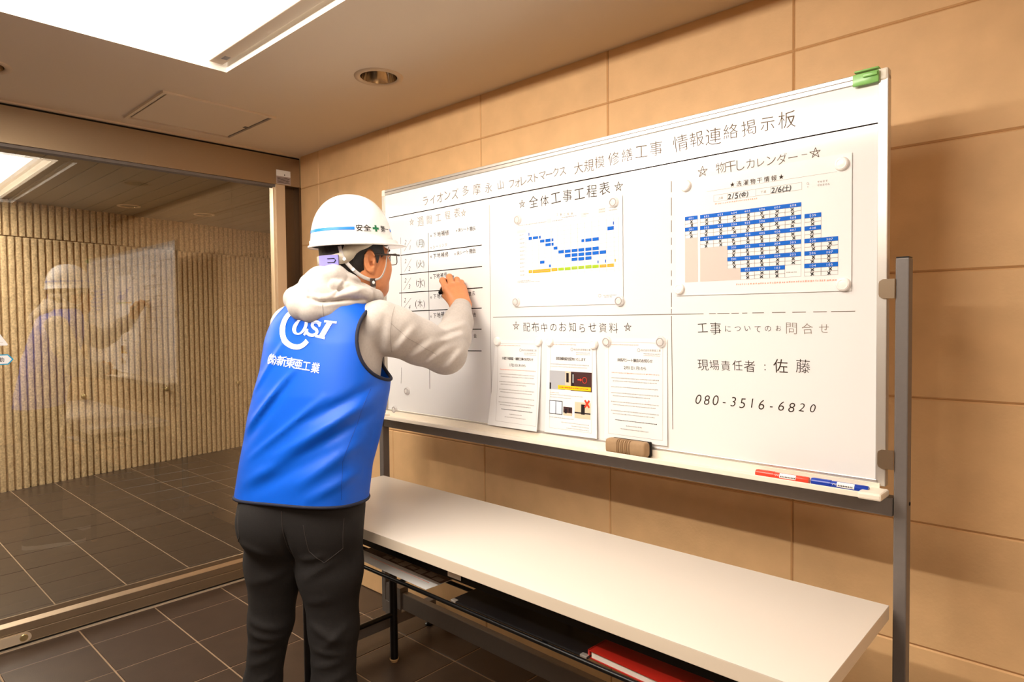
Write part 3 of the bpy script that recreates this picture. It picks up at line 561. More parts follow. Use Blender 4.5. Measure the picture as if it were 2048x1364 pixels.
# three A4 notices
def notice(cs, label, title, date, curl, kind, du=0.0):
    S = Sheet('notice_sheet', cs, label, 'notice', None, curl)
    u0, u1, z1, z0 = cs[0][0], cs[1][0], cs[0][1], cs[3][1]; w = u1-u0
    m = MB(); S.frame(m, u0+.012, u1-.012, z0+.016, z1-.010, .0006); m.build('print_border', 'print_grey', S.o)
    tx, gr, rd = MB(), MB(), MB(); C_ = (u0+u1)/2
    tw = .0088*len(title)*.5 if kind != 2 else .0088*len(title)*.5
    text_line(tx, title, (C_-tw*.92, z1-.060), (C_+tw*.92, z1-.060), .0092, .0092, S.P(.0006), .004)
    if date: text_line(tx, date, (C_-.033, z1-.081), (C_+.033, z1-.081), .0095, .0095, S.P(.0006))
    S.dashes(rd, u0+.014, u0+.115, z1-.017, .0028, rp); text_line(gr, '株式会社新東亜工業', (u1-.078, z1-.031), (u1-.022, z1-.031), .0062, .0062, S.P(.0006))
    for a_ in range(14):
        t0, t1 = a_*math.pi/7, (a_+1)*math.pi/7; P = S.P(.0006); uu, zz = u1-.088, z1-.031
        gr.add([P(uu+.0050*math.cos(t0), zz+.0050*math.sin(t0)), P(uu+.0050*math.cos(t1), zz+.0050*math.sin(t1)), P(uu+.0038*math.cos(t1), zz+.0038*math.sin(t1)), P(uu+.0038*math.cos(t0), zz+.0038*math.sin(t0))], [[0, 1, 2, 3]])
    S.dashes(gr, u1-.072, u1-.020, z1-.0405, .0026, rp); S.dashes(rd, u1-.072, u1-.020, z1-.0455, .0022, rp)
    if kind != 2:
        S.dashes(rd, u0+.024, u1-.022, z1-.097, .0036, rp)
        zz = z1-.112
        for q, nl in enumerate((2, 2 if kind == 1 else 1, 2, 2 if kind == 3 else 1, 2)):
            for l in range(nl): S.dashes(gr, u0+.022+.006*(l > 0), u1-.024-.05*rp.random()*(l > 0), zz-.0085*l, .0032, rp)
            zz -= .0085*nl+.0085
        S.dashes(tx, u0+.036, u1-.030, z0+.058, .0032, rp); S.dashes(gr, C_-.028, C_+.026, z0+.044, .0032, rp); S.dashes(gr, C_-.048, C_+.044, z0+.034, .0032, rp)
    else:
        S.dashes(gr, u0+.014, u1-.022, z1-.0775, .0030, rp); S.dashes(rd, u0+.014, u1-.030, z1-.085, .0026, rp)
        S.dashes(rd, u0+.012, u0+.050, z1-.166, .0032, rp); S.dashes(gr, u0+.012, u1-.044, z1-.172, .0026, rp); S.dashes(gr, u0+.012, u1-.09, z1-.180, .0026, rp)
        S.dashes(gr, u0+.012, u1-.08, z0+.050, .0028, rp); S.dashes(gr, u0+.06, u1-.022, z0+.038, .0028, rp); S.dashes(gr, u0+.10, u1-.022, z0+.030, .0028, rp); S.dashes(gr, u0+.08, u1-.022, z0+.022, .0028, rp)
        a0, a1, b0, b1 = u0+.0105, u1-.0135, z1-.1555, z1-.098
        def pic(rs, nm, mt, lift=.0007):
            mm = MB()
            for r_ in rs: S.rect(mm, *r_, lift=lift)
            return mm.build(nm, MATS[mt].name, S.o)
        pic([(a0, a0+.062, b0, b1)], 'door_photo', 'photo_grey'); pic([(a0+.062, a0+.084, b0+.004, b1)], 'door_photo', 'photo_tan', .0008); pic([(a0+.084, a1, b0, b1)], 'door_photo', 'photo_brown')
        pic([(a0+.066, a0+.076, b0+.024, b1-.005), (a0+.086, a0+.096, b0+.010, b1-.004), (a0, a0+.006, b0, b0+.02)], 'door_photo_detail', 'photo_dark', .001)
        pic([(a0+.091, a0+.094, b0+.024, b1-.008)], 'door_photo_detail', 'print_white', .0012)
        pic([(a0+.034, a1-.003, b0+.002, b0+.014)], 'yellow_banner', 'photo_yellow', .0013)
        mm = MB(); S.dashes(mm, a0+.040, a1-.010, b0+.008, .004, rp, .0016); mm.build('banner_text', 'photo_red', S.o)
        mm = MB(); P = S.P(.0014); cx_, cz_ = a0+.136, b0+.034
        for a_ in range(20):
            t0, t1 = a_*math.pi/10, (a_+1)*math.pi/10
            mm.add([P(cx_+.0085*math.cos(t0), cz_+.0095*math.sin(t0)), P(cx_+.0085*math.cos(t1), cz_+.0095*math.sin(t1)), P(cx_+.0072*math.cos(t1), cz_+.0082*math.sin(t1)), P(cx_+.0072*math.cos(t0), cz_+.0082*math.sin(t0))], [[0, 1, 2, 3]])
        mm.add([P(cx_-.026, cz_-.0012), P(cx_-.016, cz_-.0012), P(cx_-.016, cz_-.004), P(cx_-.0095, cz_+.0005), P(cx_-.016, cz_+.005), P(cx_-.016, cz_+.0022), P(cx_-.026, cz_+.0022)], [list(range(7))]); mm.build('red_arrow', 'photo_red', S.o)
        c1 = z0+.1020; pic([(a0, a0+.052, c1-.042, c1)], 'sash_picture', 'photo_dark'); pic([(a0+.002, a0+.0255, c1-.040, c1-.002), (a0+.0275, a0+.050, c1-.040, c1-.002)], 'sash_picture_pane', 'photo_blue', .001)
        pic([(a0+.056, a0+.090, c1-.042, c1-.016)], 'lock_picture', 'photo_brown'); pic([(a0+.056, a0+.090, c1-.042, c1-.034)], 'lock_picture_base', 'photo_tan', .001); pic([(a0+.062, a0+.070, c1-.036, c1-.022), (a0+.078, a0+.083, c1-.030, c1-.018)], 'lock_picture_part', 'photo_dark', .0012)
        pic([(a0+.100, a1-.003, c1-.046, c1+.002)], 'room_picture', 'photo_tan'); pic([(a0+.124, a0+.138, c1-.034, c1-.004), (a0+.100, a1-.003, c1-.032, c1-.028)], 'room_picture_furniture', 'photo_dark', .001)
        mm = MB(); P = S.P(.0014); xx, zz_ = a0+.146, c1-.001
        for sg in (1, -1):
            a_ = math.radians(52)*sg; dx, dz_ = .0135*math.cos(a_), .0135*math.sin(a_); nx, nz = -math.sin(a_)*.003, math.cos(a_)*.003
            mm.add([P(xx-dx-nx, zz_-dz_-nz), P(xx+dx-nx, zz_+dz_-nz), P(xx+dx+nx, zz_+dz_+nz), P(xx-dx+nx, zz_-dz_+nz)], [[0, 1, 2, 3]])
        mm.build('red_cross', 'photo_red', S.o)
    tx.build('title_print', 'ink3', S.o); gr.build('print_text', 'print_grey', S.o); rd.build('red_print', 'print_red', S.o)
    return S
N1 = notice([(.6345, 1.236), (.8385, 1.236), (.8305, .950), (.6095, .950)], 'text notice on the whiteboard closest to the person, its lower edge lifting', '外壁下地調査・補修工事のお知らせ', '1月21日(木)から', .016, 1)
N2 = notice([(.8640, 1.243), (1.0500, 1.243), (1.0575, .953), (.8560, .951)], 'notice on the whiteboard with photos, yellow banner and red cross', '防犯補助錠を配布いたします', None, .008, 2)
N3 = notice([(1.0827, 1.2465), (1.2848, 1.2475), (1.2865, .960), (1.0810, .957)], 'text notice under two ring magnets, just above the board eraser', '床長尺シート撤去のお知らせ', '2月1日(月)から', .003, 3)
# ---- magnets
ML = ['clear round magnet at the upper left corner of the bar chart poster', 'clear round magnet at the upper right corner of the bar chart poster', 'clear round magnet at the lower left corner of the bar chart poster', 'clear round magnet at the lower right corner of the bar chart poster',
      'white round magnet at the upper left corner of the laundry calendar', 'white round magnet at the upper right corner of the laundry calendar', 'white round magnet at the lower left corner of the laundry calendar', 'white round magnet at the lower right corner of the laundry calendar',
      'white magnet at the upper left corner of the notice closest to the person', 'white magnet at the upper right corner of the notice closest to the person', 'white magnet at the upper left corner of the notice with photos', 'white magnet at the upper right corner of the notice with photos',
      'clear magnet at the upper left corner of the notice above the eraser', 'clear magnet at the upper right corner of the notice above the eraser', 'spare clear magnet on the bare board below the weekly table', 'spare clear magnet in the lower left corner of the whiteboard by the tray']
for k, (u, z, r) in enumerate(MAG):
    on = k < 14; y = (.0008 if on else .0029)
    white = 4 <= k < 12
    t = thing('round_magnet', BT(u, y, z), BZ, ML[k], 'magnet', 'round magnets on the whiteboard')
    r = .0155
    m = MB(); m.lathe([(.0002, -.0075), (r*.72, -.0075), (r*.86, -.0065), (r*.93, -.004), (r, -.0016), (r, 0), (.0002, 0)], seg=32, axis='y'); m.build('magnet_cap', 'magnet_white' if white else 'magnet_clear', t, 'auto')
    m = MB(); m.lathe([(r*.60, -.0082), (r*.72, -.0082), (r*.74, -.0074), (r*.58, -.0074), (r*.60, -.0082)], seg=32, axis='y'); m.build('magnet_rim', 'magnet_white' if white else 'print_grey', t, 'auto')
# ---- clip, eraser and pens
t = thing('green_clip', BT(1.768, 0, 1.812), BZ, 'translucent green clip on the upper corner of the whiteboard frame', 'clip')
m = MB(); m.box(-.026, .026, -.010, -.0022, -.016, .010, .004); m.build('front_jaw', 'clip_green', t, 'auto')
m = MB(); m.box(-.024, .024, -.0045, .028, .0145, .0185, .0018); m.build('bridge', 'clip_green', t, 'auto')
m = MB(); m.box(-.004, .024, -.014, -.010, -.002, .007, .002); m.build('thumb_tab', 'clip_green', t, 'auto')
t = thing('board_eraser', BT(1.179, -.028, .9246), BZ, 'tan ribbed board eraser leaning in the tray under a notice', 'eraser')
bm = bmesh.new(); m = MB(); prof = []
L0 = .128; nx_ = 44
def er(x):   # half section scale along the length
    e = min(1, min(x+L0/2, L0/2-x)/.010); s_ = math.sqrt(max(0, 1-(1-e)**2)); g = .0030 if (-.028 < x < .018 and int((x+.028)/.0033) % 2) else 0
    return s_, g
vs_ = []; seg = 20
for i in range(nx_*2+1):
    x = -L0/2+L0*i/(nx_*2); s_, g = er(x)
    for k in range(seg):
        a = 2*math.pi*k/seg; ca, sa = math.cos(a), math.sin(a); e = .55
        y = (abs(ca)**e*(1 if ca > 0 else -1))*(.0165*(.70+.30*s_)-g); z = .0225+(abs(sa)**e*(1 if sa > 0 else -1))*(.0215*(.72+.28*s_)-g)
        vs_.append((x, y-.004, z))
fs_ = [[i*seg+k, i*seg+(k+1) % seg, (i+1)*seg+(k+1) % seg, (i+1)*seg+k] for i in range(nx_*2) for k in range(seg)]+[list(range(seg))[::-1], [nx_*2*seg+k for k in range(seg)]]
m.add(vs_, fs_); m.build('grip', 'eraser_tan', t, 'auto')
m = MB(); m.box(-.060, .0645, .0105, .0215, .0015, .042, .003); m.build('felt_pad', 'felt', t)
def marker(u0, u1, mt, label, nm):
    t = thing('marker_pen', BT((u0+u1)/2, -.030, .9247), BZ, label, 'marker pen'); L = u1-u0; h = L/2
    m = MB(); m.lathe([(.0005, -h*.30), (.0078, -h*.30), (.0080, h*.96), (.0070, h), (.0005, h)], (0, 0, .0085), 20, 'x'); m.build('barrel', mt, t, 'auto')
    m = MB(); m.lathe([(.0005, -h), (.0078, -h*.98), (.0088, -h*.9), (.0088, -h*.28), (.0060, -h*.27)], (0, 0, .0085), 20, 'x'); m.build('cap', mt, t, 'auto')
    m = MB(); a0, a1 = math.radians(200), math.radians(285)
    vs_ = []; n = 8
    for i in range(n+1):
        a = a0+(a1-a0)*i/n; vs_ += [(-h*.05, .0083*math.sin(a), .0085-.0083*math.cos(a)*-1 if False else .0085+.0083*math.cos(a+math.pi)), (h*.55, .0083*math.sin(a), .0085+.0083*math.cos(a+math.pi))]
    m.add(vs_, [[2*i, 2*i+1, 2*i+3, 2*i+2] for i in range(n)]); m.build('paper_label', 'paper', t)
    m = MB()
    x = -h*.0
    while x < h*.5: m.box(x, x+.0017, -.0088, -.0083, .0085, .0115); x += .0034
    m.build('label_print', 'ink0', t)
    m = MB(); m.tube([(-h*.2, -.0084, .0095), (-h*.14, -.0084, .0125), (-h*.08, -.0084, .0095)], .0006, 6); m.build('logo_mark', 'print_light', t)
    return t
marker(1.541, 1.664, 'pen_red', 'red marker pen lying in the whiteboard tray beside the blue one', 'red')
marker(1.668, 1.786, 'pen_blue', 'blue marker pen lying in the whiteboard tray at its end', 'blue')

# ------------------------------------------------------------------ folding table
TB = thing('folding_table', (1.99, -.5032, 0), 0, 'long white-topped folding table with black legs in front of the whiteboard', 'table')
X0, X1, Y0, Y1 = -.8945, .895, -.2208, .2208
m = MB(); m.box(X0, X1, Y0, Y1, .6595, .6885, .001); m.build('table_edge', 'table_edge', TB)
m = MB(); m.box(X0, X1, Y0, Y1, .6880, .6900, .0006); m.build('tabletop', 'table_top', TB)
m = MB(); m.box(X0+.03, X1-.03, Y0+.03, Y0+.045, .625, .6595); m.box(X0+.03, X1-.03, Y1-.045, Y1-.03, .625, .6595); m.box(X0+.03, X0+.045, Y0+.03, Y1-.03, .625, .6595); m.box(X1-.045, X1-.03, Y0+.03, Y1-.03, .625, .6595); m.box(-.012, .012, Y0+.03, Y1-.03, .630, .6595); m.build('apron', 'black_metal', TB)
for sx_ in (-1, 1):
    for sy_ in (-1, 1):
        x, y = sx_*.775, (.171 if sy_ > 0 else -.188)
        m = MB(); m.tube([(x, y, .012), (x, y, .655)], .0150, 20); lg = m.build('leg', 'black_metal', TB, 'auto')
        m = MB(); m.lathe([(.0005, 0), (.0125, 0), (.0135, .004), (.0175, .009), (.0175, .013), (.0005, .013)], (x, y, 0), 20); m.build('foot_cap', 'foot_tan', lg, 'auto')
    m = MB(); m.tube([(sx_*.775, -.188, .185), (sx_*.775, .171, .185)], .0095, 14); m.build('leg_stretcher', 'black_metal', TB, 'auto')
    m = MB(); m.tube([(sx_*.772, -.02, .64), (sx_*.50, -.02, .60)], .007, 10); m.build('folding_stay', 'black_metal', TB, 'auto')
m = MB()
for y in (-.180, -.085, .01, .105): m.tube([(-.80, y, .550), (.80, y, .550)], .0058, 10)
for x in (-.80, -.27, .27, .80): m.tube([(x, -.180, .550), (x, .105, .550)], .0058, 10)
for x in (-.80, .80, -.27, .27):
    for y in (-.165, .105): m.tube([(x, min(y+.09, .105), .550), (x, min(y+.09, .105), .64)], .0050, 8)
m.build('under_shelf', 'black_metal', TB, 'auto')
m = MB(); m.box(-.045, .006, Y0+.0290, Y0+.0298, .630, .650); m.build('rating_label', 'paper', TB)
# ---- things lying on the shelf
t = thing('printed_sheet', (1.635, -.617, .5562), -.03, 'large printed sheet with dark chart lying on the shelf under the table, near the person', 'paper')
m = MB(); m.box(-.200, .200, -.055, .110, 0, .0012); m.build('sheet', 'paper', t)
m = MB(); m.box(-.200, .198, .000, .109, .0012, .0016); m.build('dark_print', 'photo_brown', t)
m = MB()
for k in range(7): m.box(-.10+.042*k, -.066+.042*k, .004+.005*(k % 2), .024+.005*(k % 3), .0016, .0019)
m.build('chart_print', 'print_grey', t)
m = MB(); m.box(-.13, .17, -.021, -.0185, .0012, .0016); m.build('red_line', 'print_red', t)
t = thing('file_folder', (2.165, -.600, .5562), 0, 'wide black file folder lying on the shelf under the table', 'folder')
m = MB(); m.box(-.225, .225, -.083, .120, 0, .006, .002); m.build('cover', 'folder_black', t)
m = MB(); m.box(-.145, .170, .020, .031, .006, .0068); m.build('edge_strip', 'film_purple', t)
for x in (-.222, .205):
    m = MB(); m.box(x, x+.018, -.0845, -.072, .0015, .0072, .001); m.build('corner_guard', 'alu', t)
t = thing('notebook', (2.53, -.615, .5562), -.05, 'red covered notebook lying on the shelf at the open end of the table', 'notebook')
m = MB(); m.box(-.140, .130, -.066, .07, .0165, .0185); m.box(-.140, .130, -.066, .07, 0, .002); m.box(-.142, -.138, -.066, .07, 0, .0185); m.build('cover', 'note_red', t)
m = MB(); m.box(-.134, .128, -.063, .068, .002, .0165); m.build('pages', 'page', t)
t = thing('clear_sleeve', (2.62, -.452, .5562), .1, 'crumpled clear plastic sleeve lying behind the red notebook', 'plastic sleeve')
m = MB(); r3 = random.Random(4); n = 8
vs_ = [(-.15+.3*i/n, -.07+.14*j/n, .004+r3.uniform(0, .018)) for i in range(n+1) for j in range(n+1)]; nv = len(vs_)
fs_ = [[i*(n+1)+j, (i+1)*(n+1)+j, (i+1)*(n+1)+j+1, i*(n+1)+j+1] for i in range(n) for j in range(n)]
m.add(vs_, fs_); m.build('film', 'clear_film', t, True)
# ------------------------------------------------------------------ person
# local frame of the person: x to the right of the camera view, y away from it, z up; origin on the floor below the hips
PRZ = .749; PO = Vector((1.52, -.865, 0))
PERSON = thing('person', PO, PRZ, 'person in white hard hat and blue work vest writing on the whiteboard', 'person')
# ---- signed distance toolbox (numpy) and surface nets
class Field:
    def __init__(s, xs, ys, zs):
        s.xs, s.ys, s.zs = [np.asarray(q, np.float32) for q in (xs, ys, zs)]
        s.v = np.full((len(xs), len(ys), len(zs)), 1.0, np.float32)
    def sub(s, lo, hi):
        sl = []
        for ax, l, h in zip((s.xs, s.ys, s.zs), lo, hi): sl.append(slice(max(0, int(np.searchsorted(ax, l))-1), min(len(ax), int(np.searchsorted(ax, h))+1)))
        return tuple(sl)
    def grid(s, sl): return s.xs[sl[0]][:, None, None], s.ys[sl[1]][None, :, None], s.zs[sl[2]][None, None, :]
    def union(s, fn, lo, hi, k, pad=.05):
        sl = s.sub(np.array(lo)-pad-k, np.array(hi)+pad+k)
        d = fn(*s.grid(sl)); s.v[sl] = smin(s.v[sl], d, k)
    def carve(s, fn, lo, hi, k, pad=.03):
        sl = s.sub(np.array(lo)-pad-k, np.array(hi)+pad+k)
        d = fn(*s.grid(sl)); s.v[sl] = -smin(-s.v[sl], d, k)
    def cone(s, a, b, ra, rb, k=.01):
        a, b = np.array(a, float), np.array(b, float); R = max(ra, rb)
        s.union(lambda x, y, z: sd_cone(x, y, z, a, b, ra, rb), np.minimum(a, b)-R, np.maximum(a, b)+R, k)
    def chain(s, pts, rs, k=.01):
        for i in range(len(pts)-1): s.cone(pts[i], pts[i+1], rs[i], rs[i+1], k)
    def ell(s, c, r, k=.01, R=None, carve=False):
        c = np.array(c, float); m_ = max(r)
        f = lambda x, y, z: sd_ell(x, y, z, c, r, R)
        (s.carve if carve else s.union)(f, c-m_, c+m_, k)
    def mesh(s, iso=0.0): return surface_nets(s.v-iso, s.xs, s.ys, s.zs)
def smin(a, b, k):
    if k <= 0: return np.minimum(a, b)
    h = np.maximum(k-np.abs(a-b), 0)/k
    return np.minimum(a, b)-h*h*k*.25
def sd_cone(x, y, z, a, b, ra, rb):
    d = b-a; L2 = float(d@d)+1e-12
    t = np.clip(((x-a[0])*d[0]+(y-a[1])*d[1]+(z-a[2])*d[2])/L2, 0, 1)
    return np.sqrt((x-a[0]-t*d[0])**2+(y-a[1]-t*d[1])**2+(z-a[2]-t*d[2])**2)-(ra+(rb-ra)*t)
def sd_ell(x, y, z, c, r, R=None):
    X, Y, Z = x-c[0], y-c[1], z-c[2]
    if R is not None: X, Y, Z = R[0][0]*X+R[0][1]*Y+R[0][2]*Z, R[1][0]*X+R[1][1]*Y+R[1][2]*Z, R[2][0]*X+R[2][1]*Y+R[2][2]*Z
    k0 = np.sqrt((X/r[0])**2+(Y/r[1])**2+(Z/r[2])**2); k1 = np.sqrt((X/r[0]**2)**2+(Y/r[1]**2)**2+(Z/r[2]**2)**2)+1e-9
    return k0*(k0-1)/k1
def surface_nets(v, xs, ys, zs):
    ins = v < 0; nx, ny, nz = v.shape
    cnt = np.zeros((nx-1, ny-1, nz-1), np.int8)
    for i in (0, 1):
        for j in (0, 1):
            for k in (0, 1): cnt += ins[i:nx-1+i, j:ny-1+j, k:nz-1+k]
    act = (cnt > 0) & (cnt < 8); I, J, K = np.nonzero(act); n = len(I)
    idx = np.full(act.shape, -1, np.int64); idx[I, J, K] = np.arange(n)
    P = np.zeros((n, 3)); W = np.zeros(n); C = [(0, 0, 0), (1, 0, 0), (0, 1, 0), (1, 1, 0), (0, 0, 1), (1, 0, 1), (0, 1, 1), (1, 1, 1)]
    for a, b in ((0, 1), (2, 3), (4, 5), (6, 7), (0, 2), (1, 3), (4, 6), (5, 7), (0, 4), (1, 5), (2, 6), (3, 7)):
        ca, cb = C[a], C[b]
        va = v[I+ca[0], J+ca[1], K+ca[2]].astype(float); vb = v[I+cb[0], J+cb[1], K+cb[2]].astype(float)
        c = (va < 0) != (vb < 0); t = np.where(c, va/np.where(c, va-vb, 1), 0)
        pa = np.stack([xs[I+ca[0]], ys[J+ca[1]], zs[K+ca[2]]], 1); pb = np.stack([xs[I+cb[0]], ys[J+cb[1]], zs[K+cb[2]]], 1)
        P += np.where(c[:, None], pa+(pb-pa)*t[:, None], 0); W += c
    P /= W[:, None]; F = []
    a = ins[:-1, 1:-1, 1:-1] != ins[1:, 1:-1, 1:-1]; i, j, k = np.nonzero(a); j = j+1; k = k+1
    q = np.stack([idx[i, j-1, k-1], idx[i, j, k-1], idx[i, j, k], idx[i, j-1, k]], 1); f = ins[i, j, k]; F.append(np.where(f[:, None], q, q[:, ::-1]))
    a = ins[1:-1, :-1, 1:-1] != ins[1:-1, 1:, 1:-1]; i, j, k = np.nonzero(a); i = i+1; k = k+1
    q = np.stack([idx[i-1, j, k-1], idx[i-1, j, k], idx[i, j, k], idx[i, j, k-1]], 1); f = ins[i, j, k]; F.append(np.where(f[:, None], q, q[:, ::-1]))
    a = ins[1:-1, 1:-1, :-1] != ins[1:-1, 1:-1, 1:]; i, j, k = np.nonzero(a); i = i+1; j = j+1
    q = np.stack([idx[i-1, j-1, k], idx[i, j-1, k], idx[i, j, k], idx[i-1, j, k]], 1); f = ins[i, j, k]; F.append(np.where(f[:, None], q, q[:, ::-1]))
    return P, np.concatenate(F)
def clip(P, F, g):
    """keep the part of a mesh where g >= 0; returns verts, faces, boundary loops"""
    G = g(P); vs_ = []; vm = {}; em = {}; fs_ = []; segs = []
    def V(i):
        if i not in vm: vm[i] = len(vs_); vs_.append(tuple(P[i]))
        return vm[i]
    def Ev(i, j):
        k = (i, j) if i < j else (j, i)
        if k not in em:
            t = G[i]/(G[i]-G[j]); em[k] = len(vs_); vs_.append(tuple(P[i]+(P[j]-P[i])*t))
        return em[k]
    keep = (G[F] >= 0)
    for fi in np.nonzero(keep.any(1))[0]:
        f = F[fi]; out = []; cuts = []
        for a in range(4):
            i, j = f[a], f[(a+1) % 4]
            if G[i] >= 0: out.append(V(i))
            if (G[i] >= 0) != (G[j] >= 0): e = Ev(i, j); out.append(e); cuts.append(e)
        if len(out) >= 3:
            fs_.append(out)
            if len(cuts) == 2: segs.append(tuple(cuts))
    adj = {}
    for a, b in segs: adj.setdefault(a, []).append(b); adj.setdefault(b, []).append(a)
    loops = []; seen = set()
    for s0 in adj:
        if s0 in seen: continue
        L = [s0]; seen.add(s0); cur = s0
        while True:
            nx = [q for q in adj[cur] if q not in seen]
            if not nx: break
            cur = nx[0]; seen.add(cur); L.append(cur)
        loops.append([vs_[i] for i in L])
    return np.array(vs_), fs_, loops
def smooth_loop(L, n=6, step=1):
    A = np.array(L)
    for _ in range(n): A = (np.roll(A, 1, 0)+A*2+np.roll(A, -1, 0))/4
    return [tuple(q) for q in A[::step]]
def add_mesh(name, P, F, material, parent, smooth=True):
    me = bpy.data.meshes.new(name); me.from_pydata([tuple(map(float, q)) for q in P], [], [list(map(int, f)) for f in F])
    for mm in (material if isinstance(material, (list, tuple)) else [material]): me.materials.append(MATS[mm])
    if smooth: me.polygons.foreach_set('use_smooth', [True]*len(me.polygons))
    me.update(); o = bpy.data.objects.new(name, me); COL.objects.link(o); o.parent = parent
    return o
def ax(lo, hi, h): return np.linspace(lo, hi, int(round((hi-lo)/h))+1)
def vaxis(*parts):   # (lo, hi, step) runs joined into one axis
    out = []
    for lo, hi, h in parts:
        a = list(ax(lo, hi, h)); out += a if not out else a[1:]
    return np.array(out)
def ridge(x, z, x0, z0, x1, z1, w, amp):
    d = np.array([x1-x0, z1-z0]); L2 = d@d; t = np.clip(((x-x0)*d[0]+(z-z0)*d[1])/L2, 0, 1)
    return amp*np.sin(np.pi*np.clip(t, .02, .98))**.6*np.exp(-((x-x0-t*d[0])**2+(z-z0-t*d[1])**2)/(w*w))

# ---- head frame
HC = np.array([.137, .112, 1.502]); HT = math.radians(45); HP = math.radians(3)
h_f = np.array([math.sin(HT)*math.cos(HP), math.cos(HT)*math.cos(HP), math.sin(HP)]); h_r = np.array([math.cos(HT), -math.sin(HT), 0.0]); h_u = np.cross(h_r, h_f)
HR = np.stack([h_r, h_f, h_u])
def H(x, y, z): return HC+h_r*x+h_f*y+h_u*z
# ---- torso field, shared by hoodie and vest
TT = math.radians(25); t_r = np.array([math.cos(TT), -math.sin(TT)]); t_f = np.array([math.sin(TT), math.cos(TT)])
TZ = np.array([.74, .80, .90, .96, 1.03, 1.10, 1.165, 1.245, 1.33, 1.42])
TCA = np.array([-.010, -.004, .008, .020, .032, .046, .056, .062, .068, .075])
TCB = np.array([-.030, -.016, -.004, .008, .020, .034, .050, .068, .082, .092])
TRW = np.array([.196, .196, .196, .200, .202, .200, .194, .196, .186, .150])
TRD = np.array([.128, .128, .126, .128, .132, .136, .136, .130, .112, .085])
def folds(x, z):
    r = ridge(x, z, .215, 1.085, -.06, .93, .013, .010)+ridge(x, z, .16, 1.03, -.14, .86, .015, .009)+ridge(x, z, .02, 1.19, -.15, 1.00, .010, .009)
    r += ridge(x, z, .20, .985, .02, .86, .016, .007)+ridge(x, z, -.02, 1.27, -.14, 1.10, .009, .006)+ridge(x, z, .19, .90, .05, .83, .014, .005)+ridge(x, z, .10, 1.10, -.13, .925, .009, .007)
    r -= ridge(x, z, .21, 1.045, -.05, .905, .015, .010)+ridge(x, z, .12, .965, -.12, .835, .018, .008)+ridge(x, z, .23, 1.13, .02, 1.02, .014, .007)+ridge(x, z, .0, 1.15, -.15, .965, .014, .007)
    return r
def torso(x, y, z, wr=1.0):
    zz = np.clip(z, TZ[0], TZ[-1]); ca = np.interp(zz, TZ, TCA); cb = np.interp(zz, TZ, TCB); rw = np.interp(zz, TZ, TRW); rd = np.interp(zz, TZ, TRD)
    X = (x-ca)*t_r[0]+(y-cb)*t_r[1]; Y = (x-ca)*t_f[0]+(y-cb)*t_f[1]
    n = (np.abs(X/rw)**2.5+np.abs(Y/rd)**2.5)**(1/2.5)
    d = (n-1)*np.minimum(rw, rd)*1.05
    if wr: d = d-wr*folds(x, z+0*y)*(Y < 0)
    cap = z-(1.408-.50*np.maximum(np.abs(X)-.05, 0))     # shoulder slope
    d = -smin(-d, -cap, .09)
    return np.maximum(d, (TZ[0]-.02)-z)
tlo, thi = (-.24, -.20, .72), (.30, .28, 1.44)
SHR = np.array([.196, .024, 1.298]); SHL = np.array([-.070, .140, 1.290])
